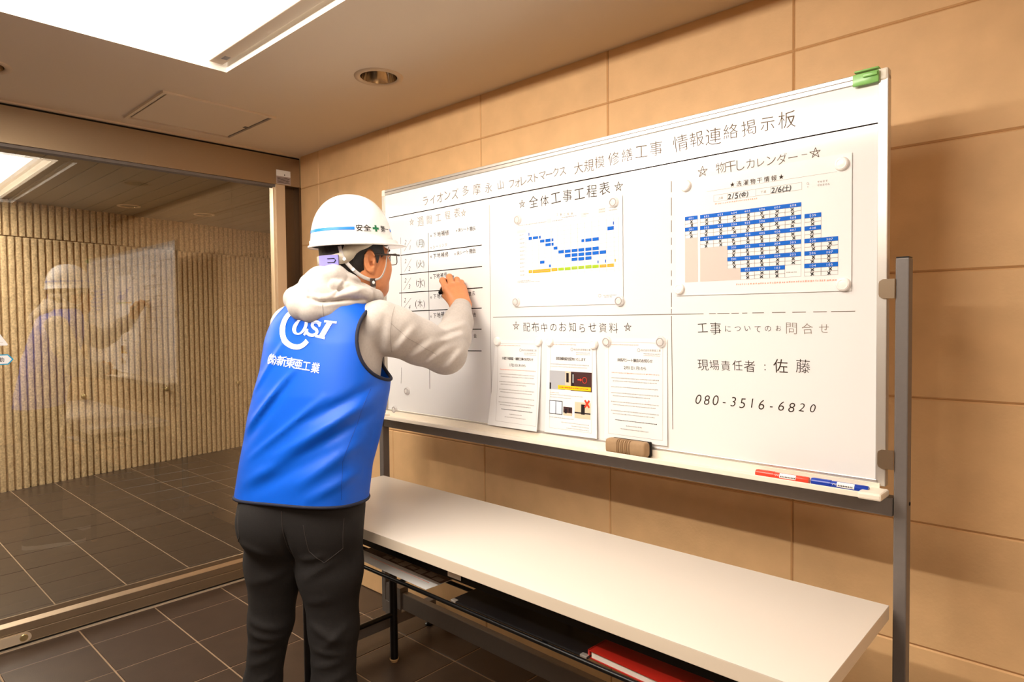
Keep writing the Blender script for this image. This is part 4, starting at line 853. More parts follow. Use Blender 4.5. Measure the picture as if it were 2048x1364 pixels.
# ------------------------------------------------------------------ body: one continuous surface
F_ = Field(vaxis((-.36, .02, .013), (.02, .27, .0030), (.27, .35, .012), (.35, .475, .0026), (.475, .52, .015)),
           vaxis((-.20, -.02, .012), (-.02, .25, .0032), (.25, .32, .010), (.32, .50, .0028), (.50, .54, .02)),
           vaxis((-.02, .97, .014), (.97, 1.085, .0030), (1.085, 1.24, .014), (1.24, 1.50, .0027), (1.50, 1.70, .0035)))
hd = []
F_.ell(H(0, -.012, .030), (.074, .094, .098), .0, HR)
F_.ell(H(0, .022, -.044), (.071, .072, .092), .03, HR)
F_.ell(H(0, .048, -.096), (.050, .046, .042), .03, HR)                      # jaw and chin
F_.ell(H(0, .078, -.104), (.020, .016, .018), .02, HR)
for s_ in (-1, 1):
    F_.ell(H(.046*s_, .062, -.040), (.028, .024, .034), .02, HR)            # cheek bone
    F_.ell(H(.052*s_, .020, -.075), (.022, .040, .030), .03, HR)            # jaw angle
    F_.ell(H(.030*s_, .080, .012), (.024, .012, .008), .012, HR)            # brow
    F_.ell(H(.031*s_, .094, -.008), (.015, .011, .010), .008, HR, carve=True)
    F_.ell(H(.031*s_, .0835, -.0015), (.0150, .0125, .0075), .004, HR); F_.ell(H(.031*s_, .0815, -.0185), (.0145, .0115, .0060), .004, HR)   # eyelids
    e = H(.0795*s_, -.006, -.024)                                           # ear: tilted shell with rim and hollow
    er_ = math.radians(22)*s_; ex = h_r*math.cos(er_)-h_f*math.sin(er_)*1.0; ey = np.cross(h_u, ex); ER = np.stack([ex, ey, h_u])
    F_.ell(e, (.0070, .0170, .0310), .006, ER)
    F_.ell(e+ex*.0080*s_+ey*.003+h_u*.003, (.0100, .0115, .0215), .0015, ER, carve=True)
    F_.ell(e+ex*.001*s_+ey*.005-h_u*.006, (.0120, .0050, .0075), .0015, ER, carve=True)
    rm = [e+ex*.0050*s_+ey*(.0158*math.cos(t_))+h_u*(.0295*math.sin(t_)) for t_ in np.radians([35, 60, 85, 110, 140, 170, 200, 230, 255])]
    F_.chain(rm, [.0026, .0032, .0034, .0034, .0034, .0032, .0030, .0030, .0034], .002)
    F_.ell(e+ey*.010-h_u*.004+ex*.003*s_, (.005, .004, .007), .003, ER)     # tragus
    F_.ell(e-h_u*.027+ey*.004, (.005, .008, .008), .004, ER)                # lobe
    F_.chain([e+ex*.0035*s_-ey*.006+h_u*.014, e+ex*.0035*s_-ey*.0065+h_u*0, e+ex*.003*s_-ey*.001-h_u*.013], [.002, .0024, .002], .002)
F_.cone(H(0, .090, -.002), H(0, .106, -.040), .008, .010, .012)              # nose
for s_ in (-1, 1): F_.ell(H(.011*s_, .098, -.043), (.007, .008, .006), .006, HR)
F_.ell(H(0, .094, -.066), (.020, .008, .0055), .006, HR); F_.ell(H(0, .093, -.075), (.017, .008, .0055), .005, HR)
NB = np.array([.078, .078, 1.335])
F_.cone(H(0, -.022, -.055), NB, .056, .064, .03)
F_.union(lambda x, y, z: torso(x, y, z, 0)+.030, tlo, thi, .04)
F_.chain([SHR, (.31, .085, 1.245), (.404, .146, 1.203)], [.052, .046, .040], .03)
WR = np.array([.4335, .334, 1.348])
F_.chain([(.404, .146, 1.203), (.420, .235, 1.272), (.432, .318, 1.334)], [.040, .036, .027], .02)
# right hand: palm, four bent fingers, thumb
mcp = [np.array(q) for q in ((.3830, .360, 1.4085), (.4010, .374, 1.4170), (.4185, .386, 1.4215), (.4350, .396, 1.4165))]
pip = [np.array(q) for q in ((.3655, .392, 1.4410), (.3880, .412, 1.4545), (.4130, .420, 1.4450), (.4290, .421, 1.4360))]
dip = [np.array(q) for q in ((.3675, .420, 1.4440), (.3890, .438, 1.4480), (.4120, .441, 1.4350), (.4260, .440, 1.4220))]
tipf = [np.array(q) for q in ((.3745, .438, 1.4380), (.3920, .449, 1.4340), (.4070, .447, 1.4250), (.4200, .444, 1.4130))]
F_.cone((.432, .312, 1.330), WR+np.array([-.004, .008, .010]), .026, .0225, .012)
F_.cone(WR+np.array([-.018, .004, .002]), WR+np.array([.014, .006, .004]), .0195, .0195, .012)
for i in range(4):
    base = WR+np.array([-.018+.011*i, .010, .010])
    F_.cone(base, mcp[i], .0185, .0140 if i else .0150, .012)
for i in range(4):
    r_ = (.0104, .0106, .0098, .0086)[i]
    F_.ell(mcp[i]+np.array([-.001, -.003, .003]), (r_*1.22,)*3, .006)
    F_.cone(mcp[i], pip[i], r_*1.18, r_*1.02, .0045)
    F_.ell(pip[i], (r_*1.10,)*3, .003)
    F_.cone(pip[i], dip[i], r_, r_*.92, .002); F_.cone(dip[i], tipf[i], r_*.92, r_*.80, .002)
F_.cone(WR+np.array([-.022, .012, .012]), (.3780, .375, 1.3900), .0180, .0135, .010)
F_.cone((.3780, .375, 1.3900), (.3660, .405, 1.4120), .0120, .0105, .005); F_.cone((.3660, .405, 1.4120), (.3700, .425, 1.4290), .0105, .0085, .003)
# left arm, held in front of the belly, and legs
F_.chain([SHL, (-.105, .215, 1.16), (-.095, .255, 1.05)], [.050, .044, .038], .03)
F_.chain([(-.095, .255, 1.05), (-.02, .32, 1.03), (.045, .345, 1.03)], [.038, .032, .026], .02)
for i in range(4):      # left hand: palm towards the body, fingers loosely curled
    z_ = 1.053-.0185*i; r_ = (.0096, .0098, .0092, .0082)[i]; l_ = (.0, .004, .001, -.006)[i]
    F_.cone((.048, .345, 1.040-.007*i), (.108+l_, .343-.002*abs(i-1), z_), .0170, .0135, .012)
    F_.ell((.108+l_, .345-.002*abs(i-1), z_), (r_*1.2,)*3, .005)
    F_.cone((.108+l_, .343-.002*abs(i-1), z_), (.143+l_, .333, z_-.005), r_*1.15, r_, .004)
    F_.cone((.143+l_, .333, z_-.005), (.152+l_, .310, z_-.009), r_, r_*.92, .002); F_.cone((.152+l_, .310, z_-.009), (.143+l_, .293, z_-.012), r_*.92, r_*.8, .002)
F_.cone((.050, .338, 1.042), (.078, .322, 1.062), .017, .0125, .010); F_.cone((.078, .322, 1.062), (.104, .310, 1.066), .0115, .0100, .004); F_.cone((.104, .310, 1.066), (.127, .304, 1.060), .0100, .0080, .003)
LG = {'l': [(-.088, .015, .80), (-.120, .044, .42), (-.173, .073, .075)], 'r': [(.080, -.022, .80), (.084, -.022, .43), (.080, -.022, .075)]}
for q in LG.values(): F_.chain(q, [.070, .042, .034], .03)
F_.chain([LG['l'][2], (-.150, .150, .035)], [.034, .028], .02); F_.chain([LG['r'][2], (.110, .060, .035)], [.036, .028], .02)
P, Q = F_.mesh(); BODY = add_mesh('body', P, Q, 'skin', PERSON)
BODY['label'] = 'bare skin of face, neck and hands'
# eyes, lips
for s_ in (-1, 1):
    m = MB(); bm = bmesh.new(); bmesh.ops.create_uvsphere(bm, u_segments=16, v_segments=10, radius=.0115)
    bmesh.ops.translate(bm, vec=H(.031*s_, .0815, -.009), verts=bm.verts); m.bm(bm); e_ = m.build('eye', 'eye_white', PERSON, True)
    m = MB(); bm = bmesh.new(); bmesh.ops.create_uvsphere(bm, u_segments=12, v_segments=8, radius=.0056); bmesh.ops.translate(bm, vec=H(.032*s_, .0885, -.0115), verts=bm.verts); m.bm(bm); m.build('iris', 'iris', e_, True)
    m = MB(); m.tube([H(.012*s_, .0985, .010), H(.030*s_, .0965, .015), H(.050*s_, .084, .012), H(.060*s_, .072, .007)], [.002, .0036, .0034, .0015], 8); m.build('eyebrow', 'hair', PERSON, True)
m = MB(); m.tube([H(-.020, .096, -.071), H(0, .1045, -.0705), H(.020, .096, -.071)], [.0012, .0022, .0012], 8); m.build('lips', 'lip', PERSON, True)
# ------------------------------------------------------------------ hair: shell over the skull, cut at nape, ear and forehead
hs = Field(ax(.015, .26, .0034), ax(-.01, .235, .0034), ax(1.39, 1.64, .0034))
hs.ell(H(0, -.016, .030), (.081, .0985, .105), 0, HR); hs.ell(H(0, -.052, -.030), (.066, .050, .070), .03, HR); hs.ell(H(0, .018, -.028), (.0780, .076, .085), .02, HR)
hs.v += (np.sin(hs.xs[:, None, None]*900+hs.zs[None, None, :]*260)*np.sin(hs.ys[None, :, None]*800))*.0008
hp, hq = hs.mesh()
def hairline(p):
    L = (p-HC) @ HR.T; x, y, z = np.abs(L[:, 0]), L[:, 1], L[:, 2]
    g = .058-y+.35*np.maximum(z-.02, 0)                              # forehead
    low = np.where(y < -.040, z+.092+.02*np.clip((y+.04)/-.05, 0, 1), z+.092-(y+.040)*1.55)
    low = np.where(y >= .010, z+.028-np.maximum(y-.022, 0)*2.4, low)      # sideburn, then up to the temple
    low = np.where(y >= .036, z-.004-(y-.036)*.5+.016, low)
    earcut = np.hypot((y+.004)/.021, (z+.024)/.036)-1
    return np.minimum.reduce([g, low, np.where(x > .05, earcut*.02, 1)])
hp, hq, _ = clip(hp, hq, hairline)
hr_ = add_mesh('hair', hp, hq, 'hair', PERSON)
# ------------------------------------------------------------------ hard hat
HB = .030       # brim plane height above the head centre
HL, HW, HH = .122, .101, .150
def dome(phi, t, off=0.0):   # phi measured from the right ear towards the front, t = 0 brim .. 1 crown
    ex = 2.25; c = math.cos(t*math.pi/2); s_ = math.sin(t*math.pi/2)
    r = c**(2/ex); z = s_**(2/ex)
    cx, sy = math.cos(phi), math.sin(phi); e2 = 2/2.2
    X = abs(cx)**e2*(1 if cx >= 0 else -1); Y = abs(sy)**e2*(1 if sy >= 0 else -1)
    return np.array([X*(HW+off)*r, -.012+Y*(HL+off)*r, HB+z*(HH+off)])
def dome_w(phi, t, off=0.0): return H(*dome(phi, t, off))
m = MB(); NP_, NT = 72, 22; vs_ = []
rows = []
for k in range(NT): rows.append([dome_w(2*math.pi*i/NP_, k/NT*.985) for i in range(NP_)])
def brim(phi, o, dz):
    q = dome(phi, 0); d = np.array([math.cos(phi)*HW, math.sin(phi)*HL, 0]); d /= np.linalg.norm(d)
    fr = max(0, math.sin(phi))**3; o2 = o*(1+5.2*fr)
    return H(*(q+d*o2+np.array([0, 0, dz*(1-.35*fr)-.18*o*fr])))
ring = [[brim(2*math.pi*i/NP_, .0005, .014) for i in range(NP_)], [brim(2*math.pi*i/NP_, .0035, .013) for i in range(NP_)], [brim(2*math.pi*i/NP_, .0040, .002) for i in range(NP_)], [brim(2*math.pi*i/NP_, .0085, -.001) for i in range(NP_)], [brim(2*math.pi*i/NP_, .0088, -.006) for i in range(NP_)], [brim(2*math.pi*i/NP_, .0060, -.007) for i in range(NP_)], [brim(2*math.pi*i/NP_, -.002, -.003) for i in range(NP_)]]
low_ = [[dome_w(2*math.pi*i/NP_, .065) for i in range(NP_)]]
allr = ring[::-1]+rows[2:]
for r_ in allr: vs_ += [tuple(q) for q in r_]
top = len(vs_); vs_.append(tuple(H(0, -.012, HB+HH)))
fs_ = [[a*NP_+i, a*NP_+(i+1) % NP_, (a+1)*NP_+(i+1) % NP_, (a+1)*NP_+i] for a in range(len(allr)-1) for i in range(NP_)]
fs_ += [[(len(allr)-1)*NP_+i, (len(allr)-1)*NP_+(i+1) % NP_, top] for i in range(NP_)]
HAT = bpy.data.objects.new('hard_hat', None); COL.objects.link(HAT); HAT.parent = PERSON
m.add(vs_, fs_); sh = m.build('shell', 'helmet_white', HAT, True)
def t_at(h): return math.asin(min(1, (h/HH)**(2.25/2)))*2/math.pi
def hat_patch(name, mt, ph0, ph1, h0, h1, off=.0006, n=24):
    m = MB(); vs_ = []
    for i in range(n+1):
        p_ = ph0+(ph1-ph0)*i/n
        vs_ += [dome_w(p_, t_at(h0), off), dome_w(p_, t_at((h0+h1)/2), off), dome_w(p_, t_at(h1), off)]
    m.add(vs_, [[3*i+a, 3*i+3+a, 3*i+4+a, 3*i+1+a] for i in range(n) for a in (0, 1)]); return m.build(name, mt, HAT, True)
PHT = math.radians(13)          # middle of the lettering, a little in front of the right ear
hat_patch('blue_stripe', 'helmet_blue', math.radians(-180+62), math.radians(-21), .0355, .0440)
hat_patch('blue_stripe', 'helmet_blue', math.radians(44), math.radians(54), .0355, .0440, n=6)
hat_patch('blue_stripe', 'helmet_blue', math.radians(126), math.radians(241), .0355, .0440)
m = MB()
arc = lambda u: PHT+u/.109
hplace = lambda u, z: dome_w(arc(u), t_at(.041+z), .0008)
for ch, u in (('安', -.0520), ('全', -.0315), ('第', .0175), ('一', .0365)): put_char(m, ch, u, 0, .0185, hplace, .008, 0, 0, .98)
m.build('safety_lettering', 'print_black', HAT)
m = MB()
for x0, x1, z0, z1 in ((-.0115, -.0055, -.0095, .0095), (-.018, -.0115, -.003, .003), (-.0055, .0010, -.003, .003)):
    vs_ = []
    for a in range(4):
        for b in range(4): vs_.append(hplace(x0+(x1-x0)*a/3, z0+(z1-z0)*b/3))
    m.add(vs_, [[a*4+b, (a+1)*4+b, (a+1)*4+b+1, a*4+b+1] for a in range(3) for b in range(3)])
m.build('green_cross', 'helmet_green', HAT)
# inner harness: head band round the back, side plate, adjuster, chin strap
def hsurf(phi, z, off=0.0):  # point around the head at local height z
    return H(math.cos(phi)*(.087+off), -.014+math.sin(phi)*(.106+off), z)
def hn(p): d = (np.array(p)-H(0, -.012, 0)); d = d-h_u*(d@h_u); return d/np.linalg.norm(d)
m = MB(); vs_ = []; n = 40
lo_f = lambda a: np.interp(a, [-230, -150, -125, -95, -68, -48, -38, -28, -18, 0, 10], [.004, -.026, -.030, -.032, -.031, -.030, -.028, -.020, .004, .016, .026])
hi_f = lambda a: np.interp(a, [-230, -150, -125, -95, -60, -44, -37, 0, 10], [.028, -.006, -.004, -.002, -.002, .004, .030, .031, .031])
for i in range(n+1):
    a = -230+240*i/n; p_ = math.radians(a)
    for z_ in (lo_f(a), hi_f(a)): vs_ += [hsurf(p_, z_, -.001), hsurf(p_, z_, .0010)]
m.add(vs_, [[4*i+a, 4*i+b, 4*i+4+b, 4*i+4+a] for i in range(n) for a, b in ((0, 1), (1, 3), (3, 2), (2, 0))]); m.build('head_band', 'harness', HAT, True)
m = MB(); vs_ = []; n = 10
for i in range(n+1):
    p_ = math.radians(-87+38*i/n)
    for z_, o in ((-.034, .002), (-.034, .008), (-.003, .008), (-.003, .002)): vs_.append(hsurf(p_, z_, o))
m.add(vs_, [[4*i+a, 4*i+(a+1) % 4, 4*i+4+(a+1) % 4, 4*i+4+a] for i in range(n) for a in range(4)]+[[0, 1, 2, 3], [4*n+3, 4*n+2, 4*n+1, 4*n]]); ad = m.build('size_adjuster', 'harness_purple', HAT, 'auto')
m = MB(); m.tube([hsurf(math.radians(-67), -.013, .009), hsurf(math.radians(-55), -.013, .009), hsurf(math.radians(-53), -.018, .009), hsurf(math.radians(-55), -.024, .009), hsurf(math.radians(-67), -.024, .009)], .0012, 6); m.build('latch_outline', 'print_black', ad)
def strap(name, pts, w=.0105, mt='strap', th=.0014):
    A_ = [np.array(p) for p in pts]; fine = []
    for i in range(len(A_)-1):
        p0, p1, p2, p3 = A_[max(i-1, 0)], A_[i], A_[i+1], A_[min(i+2, len(A_)-1)]
        for k in range(6):
            t = k/6; fine.append(.5*((2*p1)+(-p0+p2)*t+(2*p0-5*p1+4*p2-p3)*t*t+(-p0+3*p1-3*p2+p3)*t**3))
    fine.append(A_[-1]); m = MB(); m.ribbon(fine, [hn(q) for q in fine], w, th); return m.build(name, mt, HAT, True)
KN = H(.0760, .000, -.079)     # where the straps meet under the ear
for s_ in (1, -1):
    k_ = np.array(KN) if s_ == 1 else H(-.0760, .000, -.079)
    fl = lambda x, y, z: H(x*s_, y, z)
    strap('chin_strap', [fl(.058, -.090, .022), fl(.064, -.085, -.010), fl(.072, -.066, -.040), fl(.0775, -.036, -.066), k_])
    strap('chin_strap', [fl(.068, .070, .020), fl(.074, .056, -.012), fl(.083, .044, -.040), fl(.083, .026, -.070), k_], .0060)
    strap('chin_strap', [k_, fl(.066, .016, -.118), fl(.036, .040, -.137), fl(0.0, .048, -.1415)], .010)
    m = MB(); c_ = k_+h_u*-.006; nn = hn(c_); tt = np.cross(h_u, nn)
    vs_ = [c_+tt*(a*.0085)+h_u*(b*.012)+nn*d for d in (.0005, .005) for a, b in ((-1, -1), (1, -1), (1, 1), (-1, 1))]
    m.add(vs_, [[3, 2, 1, 0], [4, 5, 6, 7]]+[[i, (i+1) % 4, 4+(i+1) % 4, 4+i] for i in range(4)]); bk = m.build('strap_buckle', 'buckle_dark', HAT)
    for base, par in ((c_+nn*.0052, bk), (fl(.0665, -.082, -.016)+hn(fl(.0665, -.082, -.016))*.0015, HAT), (fl(.074, -.060, -.046)+hn(fl(.074, -.060, -.046))*.0015, HAT)):
        n2 = hn(base); a_ = np.cross(h_u, n2); b_ = np.cross(n2, a_); m = MB()
        vs_ = [base+(a_*math.cos(q)+b_*math.sin(q))*.0052 for q in np.linspace(0, 2*math.pi, 17)[:-1]]+[base+n2*.0016+(a_*math.cos(q)+b_*math.sin(q))*.0040 for q in np.linspace(0, 2*math.pi, 17)[:-1]]
        m.add(vs_, [[i, (i+1) % 16, 16+(i+1) % 16, 16+i] for i in range(16)]+[list(range(16, 32))]); m.build('snap_button', 'print_white', par, 'auto')
# ------------------------------------------------------------------ glasses
GLS = bpy.data.objects.new('glasses', None); COL.objects.link(GLS); GLS.parent = PERSON
for s_ in (-1, 1):
    m = MB(); m.tube([H(.077*s_, -.012, -.006), H(.079*s_, .02, -.003), H(.078*s_, .070, -.003), H(.070*s_, .106, -.004)], [.0020, .0028, .0030, .0030], 8); m.build('temple', 'glasses', GLS, 'auto')
    pts = []
    for a in np.linspace(0, 2*math.pi, 33)[:-1]:
        ca, sa = math.cos(a), math.sin(a); e = .5; X = abs(ca)**e*math.copysign(1, ca)*.0255; Z = abs(sa)**e*math.copysign(1, sa)*.0165
        pts.append(H(.037*s_+X, .1125-.010*abs((.037*s_+X)/.06)**2, -.014+Z))
    m = MB(); m.tube(pts, .0014, 8, closed=True); r_ = m.build('rim', 'glasses', GLS, 'auto')
    m = MB(); m.add(pts, [list(range(len(pts)))]); m.build('lens', 'lens_glass', GLS)
m = MB(); m.tube([H(-.012, .112, -.008), H(0, .115, -.005), H(.012, .112, -.008)], .0015, 8); m.build('bridge', 'glasses', GLS, 'auto')
# ------------------------------------------------------------------ hoodie
f = Field(ax(-.25, .50, .0055), ax(-.17, .40, .0055), ax(.76, 1.46, .0055))
f.union(lambda x, y, z: torso(x, y, z, .6)+.020, tlo, thi, 0, pad=.06)
f.cone(NB+np.array([0, -.01, -.03]), NB+np.array([.02, .01, .04]), .105, .080, .05)
f.chain([SHR+np.array([.024, .002, .004]), (.268, .052, 1.270), (.325, .092, 1.240), (.398, .142, 1.203)], [.064, .069, .066, .062], .022)
f.chain([(.398, .142, 1.203), (.415, .205, 1.248), (.427, .270, 1.297), (.4325, .318, 1.333)], [.062, .055, .047, .038], .022)
f.chain([SHL, (-.096, .20, 1.17), (-.088, .258, 1.05)], [.066, .060, .054], .03)
f.chain([(-.098, .258, 1.05), (-.03, .32, 1.03), (.03, .345, 1.03)], [.056, .046, .036], .02)
X, Y, Z = f.xs[:, None, None], f.ys[None, :, None], f.zs[None, None, :]
wk = np.zeros_like(f.v)
for (a, b, w, amp) in (((.30, 1.19), (.38, 1.245), .010, .006), ((.345, 1.17), (.415, 1.225), .009, .007), ((.27, 1.215), (.33, 1.29), .011, .005), ((.40, 1.155), (.455, 1.215), .010, .006), ((.39, 1.24), (.455, 1.262), .008, .006), ((.40, 1.275), (.46, 1.292), .008, .005), ((.24, 1.20), (.26, 1.32), .012, .005), ((.20, 1.36), (.27, 1.31), .010, .004)):
    wk = wk+ridge(X, Z, a[0], a[1], b[0], b[1], w, amp)-ridge(X+.010, Z-.012, a[0], a[1], b[0], b[1], w, amp*.8)
f.v -= wk*(X > .19)
hp, hq = f.mesh()
dirw = np.array([.0055, .048, .036]); dirw /= np.linalg.norm(dirw)
cutc = np.array([.4335, .330, 1.343])
def hg(p):
    wr = (cutc-p) @ dirw; near = (np.linalg.norm(p-cutc, axis=1) < .09)
    lw = np.where((p[:, 1] > .30) & (p[:, 0] < .15) & (p[:, 2] < 1.1), .028-p[:, 0], 1)
    neck = np.linalg.norm(p-np.array(H(0, -.01, -.10)), axis=1)-.050
    return np.minimum.reduce([np.where(near, wr, 1), lw, np.where(p[:, 2] > 1.34, neck, 1), p[:, 2]-.80])
hp, hq, loops = clip(hp, hq, hg)
HOOD = add_mesh('hoodie', hp, hq, 'hoodie', PERSON)
bvh_ = BVHTree.FromPolygons([tuple(map(float, v)) for v in hp], [list(map(int, f_)) for f_ in hq])
SLEEVE_SEAM = [[(.262, 1.298), (.31, 1.252), (.382, 1.202)], [(.268, 1.345), (.262, 1.28), (.258, 1.215)]]
m = MB(); c0 = cutc-dirw*.030; c1 = cutc+dirw*.012
m.tube([c0, c0+dirw*.004, c0+dirw*.03, c1, c1, c1-dirw*.01], [.030, .0355, .0345, .0335, .031, .028], 28, caps=False); m.build('sleeve_cuff', 'hoodie', HOOD, 'auto')
m = MB(); m.tube([(.020, .343, 1.03), (.024, .344, 1.03), (.052, .345, 1.03), (.052, .345, 1.03)], [.03, .035, .033, .029], 24, caps=False); m.build('sleeve_cuff', 'hoodie', HOOD, 'auto')
# hood lying on the back
f = Field(ax(-.09, .25, .0032), ax(-.11, .20, .0032), ax(1.27, 1.50, .0032))
roll = [(-.018, .060, 1.386), (-.014, .010, 1.370), (.012, -.026, 1.346), (.048, -.040, 1.334), (.090, -.034, 1.338), (.130, -.014, 1.352), (.165, .008, 1.364), (.192, .030, 1.370)]
f.chain(roll, [.030, .034, .036, .035, .032, .026, .018, .012], .010)
f.ell((.048, .004, 1.372), (.062, .052, .052), .012); f.ell((.058, .034, 1.412), (.064, .056, .046), .014); f.ell((.098, .022, 1.384), (.085, .046, .040), .014)
rim = [(.016, -.010, 1.402), (.040, -.040, 1.374), (.078, -.050, 1.366), (.120, -.034, 1.374), (.160, -.010, 1.384), (.190, .020, 1.380)]
f.chain(rim, [.012, .013, .013, .015, .019, .018], .003)
f.chain([(.010, .062, 1.414), (.050, .026, 1.428), (.098, .010, 1.434), (.138, .022, 1.414), (.186, .050, 1.390)], [.032, .034, .032, .025, .016], .010)
f.chain([(.105, -.018, 1.408), (.150, .000, 1.400), (.184, .028, 1.388)], [.016, .015, .013], .004)
f.chain([(.02, .10, 1.40), (.07, .14, 1.38), (.14, .13, 1.375), (.20, .075, 1.375)], [.03, .028, .026, .024], .02)
X, Y, Z = f.xs[:, None, None], f.ys[None, :, None], f.zs[None, None, :]
G1 = [(.034, 1.414), (.046, 1.374)]; G2 = [(.042, 1.368), (.070, 1.359), (.093, 1.358), (.126, 1.363), (.183, 1.367)]; G3 = [(.139, 1.427), (.162, 1.414), (.194, 1.409)]
G4 = [(.130, 1.427), (.122, 1.411), (.105, 1.376), (.093, 1.370)]; G4R = [(.137, 1.427), (.131, 1.411), (.114, 1.376), (.101, 1.370)]; R1 = [(.104, 1.369), (.142, 1.380), (.176, 1.391), (.196, 1.404)]
def crease(pts, w, amp):
    g = 0
    for i in range(len(pts)-1):
        (x0, z0), (x1, z1) = pts[i], pts[i+1]; d = np.array([x1-x0, z1-z0]); t = np.clip(((X-x0)*d[0]+(Z-z0)*d[1])/(d@d), 0, 1)
        s_ = (i+t)/(len(pts)-1); g = np.maximum(g, np.exp(-((X-x0-t*d[0])**2+(Z-z0-t*d[1])**2)/(w*w))*np.sin(np.pi*np.clip(s_, .06, .94))**.5)
    return g*amp
gv = crease(G2, .0050, .0085)+crease(G1, .0055, .006)+crease(G3, .0070, .007)+crease(G4R, .0045, .004)-crease(G4, .0060, .003)-crease(R1, .0060, .003)-crease([(x, z-.010) for x, z in G2], .006, .003)
f.v += gv*(Y < .045)
P, Q = f.mesh(); hd_ = add_mesh('hood', P, Q, 'hoodie', HOOD)
bv = BVHTree.FromPolygons([tuple(map(float, q)) for q in P], [list(map(int, q)) for q in Q])
def cast(bvh, x, z, off=.0015, y0=-1.0):
    h = bvh.ray_cast(Vector((x, y0, z)), Vector((0, 1, 0)))
    return None if h[0] is None else h[0]+h[1]*off*(1 if h[1].y < 0 else -1)
def stitched(name, bvh, pts, r, mt, parent, n=24):
    fine = []
    for i in range(len(pts)-1):
        for k in range(n): t = k/n; fine.append((pts[i][0]+(pts[i+1][0]-pts[i][0])*t, pts[i][1]+(pts[i+1][1]-pts[i][1])*t))
    fine.append(pts[-1]); q = [cast(bvh, *p, off=r*.3) for p in fine]; q = [p for p in q if p is not None]
    if len(q) > 3: m = MB(); m.tube(q, r, 6); return m.build(name, mt, parent, True)
for L in SLEEVE_SEAM: stitched('sleeve_seam', bvh_, L, .0006, 'seam_grey', HOOD)
stitched('hood_seam', bv, [(.084, 1.352), (.085, 1.306)], .0009, 'seam_grey', hd_)
# ------------------------------------------------------------------ work vest
f = Field(ax(-.26, .32, .0058), ax(-.22, .30, .0058), ax(.74, 1.44, .0058))
f.union(lambda x, y, z: torso(x, y, z, 1.0)-.004, tlo, thi, 0, pad=.06)
f.cone(NB+np.array([0, -.01, -.03]), NB+np.array([.015, .005, .02]), .115, .090, .05)
vp, vq = f.mesh()
def vg(p):
    x, y, z = p[:, 0], p[:, 1], p[:, 2]
    hem = z-(.806+.012*np.sin((x+.19)*8))
    gr = np.hypot((x-.296)/.118, (z-1.262)/.138)-1; gr = np.where(x > .12, gr, 1)
    ca = np.interp(z, TZ, TCA); cb = np.interp(z, TZ, TCB); X = (x-ca)*t_r[0]+(y-cb)*t_r[1]; Yf = (x-ca)*t_f[0]+(y-cb)*t_f[1]
    gl = np.hypot((X+.325)/.130, (z-1.285)/.140)-1; gl = np.where(X < -.10, gl, 1)
    nk = np.hypot((x-.085)/.085, (y-.100)/.075)-1; nk = np.where(z > 1.28, nk, 1)
    return np.minimum.reduce([hem, gr*.1, gl*.1, nk*.1])
vp, vq, loops = clip(vp, vq, vg)
VEST = add_mesh('work_vest', vp, vq, 'vest_blue', PERSON)
so = VEST.modifiers.new('thick', 'SOLIDIFY'); so.thickness = .003; so.offset = -1
for L in loops:
    if len(L) < 20: continue
    A_ = np.array(L); m = MB(); m.tube(smooth_loop(L, 10, 2), .0052 if A_[:, 2].mean() > 1 else .0045, 8, closed=True); m.build('trim_piping', 'vest_trim', VEST, True)
bvv = BVHTree.FromPolygons([tuple(map(float, q)) for q in vp], [list(map(int, q)) for q in vq])
stitched('side_seam', bvv, [(.214, 1.118), (.150, .93), (.146, .83)], .0007, 'vest_seam', VEST)
# printed mark and lettering on the back of the vest
def vplace(x, z, lift=.0014):
    if x < .0065: x = .0065+(x-.0065)*1.36      # the cloth turns away on this side
    h = bvv.ray_cast(Vector((x, -1, z)), Vector((0, 1, 0)))
    if h[0] is None: return (x, -.1, z)
    n = h[1] if h[1].y < 0 else -h[1]
    return tuple(h[0]+n*lift)
def fine_poly(m, poly, place, step=.006):
    """planar outline (quads) subdivided so that it follows the cloth"""
    a, b, c, d = [np.array(q, float) for q in poly]
    nu = max(1, int(max(np.linalg.norm(b-a), np.linalg.norm(c-d))/step)); nv = max(1, int(max(np.linalg.norm(d-a), np.linalg.norm(c-b))/step)); vs_ = []
    for i in range(nu+1):
        for j in range(nv+1):
            u, v = i/nu, j/nv; p = (a*(1-u)+b*u)*(1-v)+(d*(1-u)+c*u)*v; vs_.append(place(*p))
    m.add(vs_, [[i*(nv+1)+j, (i+1)*(nv+1)+j, (i+1)*(nv+1)+j+1, i*(nv+1)+j+1] for i in range(nu) for j in range(nv)])
K_ = 1.83/1309.18
def px(x, y):   # mark drawn in the photo's proportions: (0,0) at the ring centre, 1 unit = 1.40 mm
    return (.0065+(x-587.5)*K_, 1.286-(y-658.6)*K_)
m = MB()
n = 60
for i in range(n):      # ring, open at the right where the letters cross it
    a0, a1 = [math.radians(62+ (318-62)*q/n) for q in (i, i+1)]
    def rp_(a, s_): 
        wv = (11.0-1.5*abs(math.sin(a)))
        return px(587.5+1.2+(35.2-wv*s_)*math.cos(a), 658.6-(42.3-wv*1.05*s_)*math.sin(a))
    fine_poly(m, [rp_(a0, 0), rp_(a1, 0), rp_(a1, 1), rp_(a0, 1)], vplace)
m.build('ring_mark', 'logo_white', VEST)
m = MB()
def C2(x, y): return px(530+x/8.527, 600+y/8.527)
n = 40
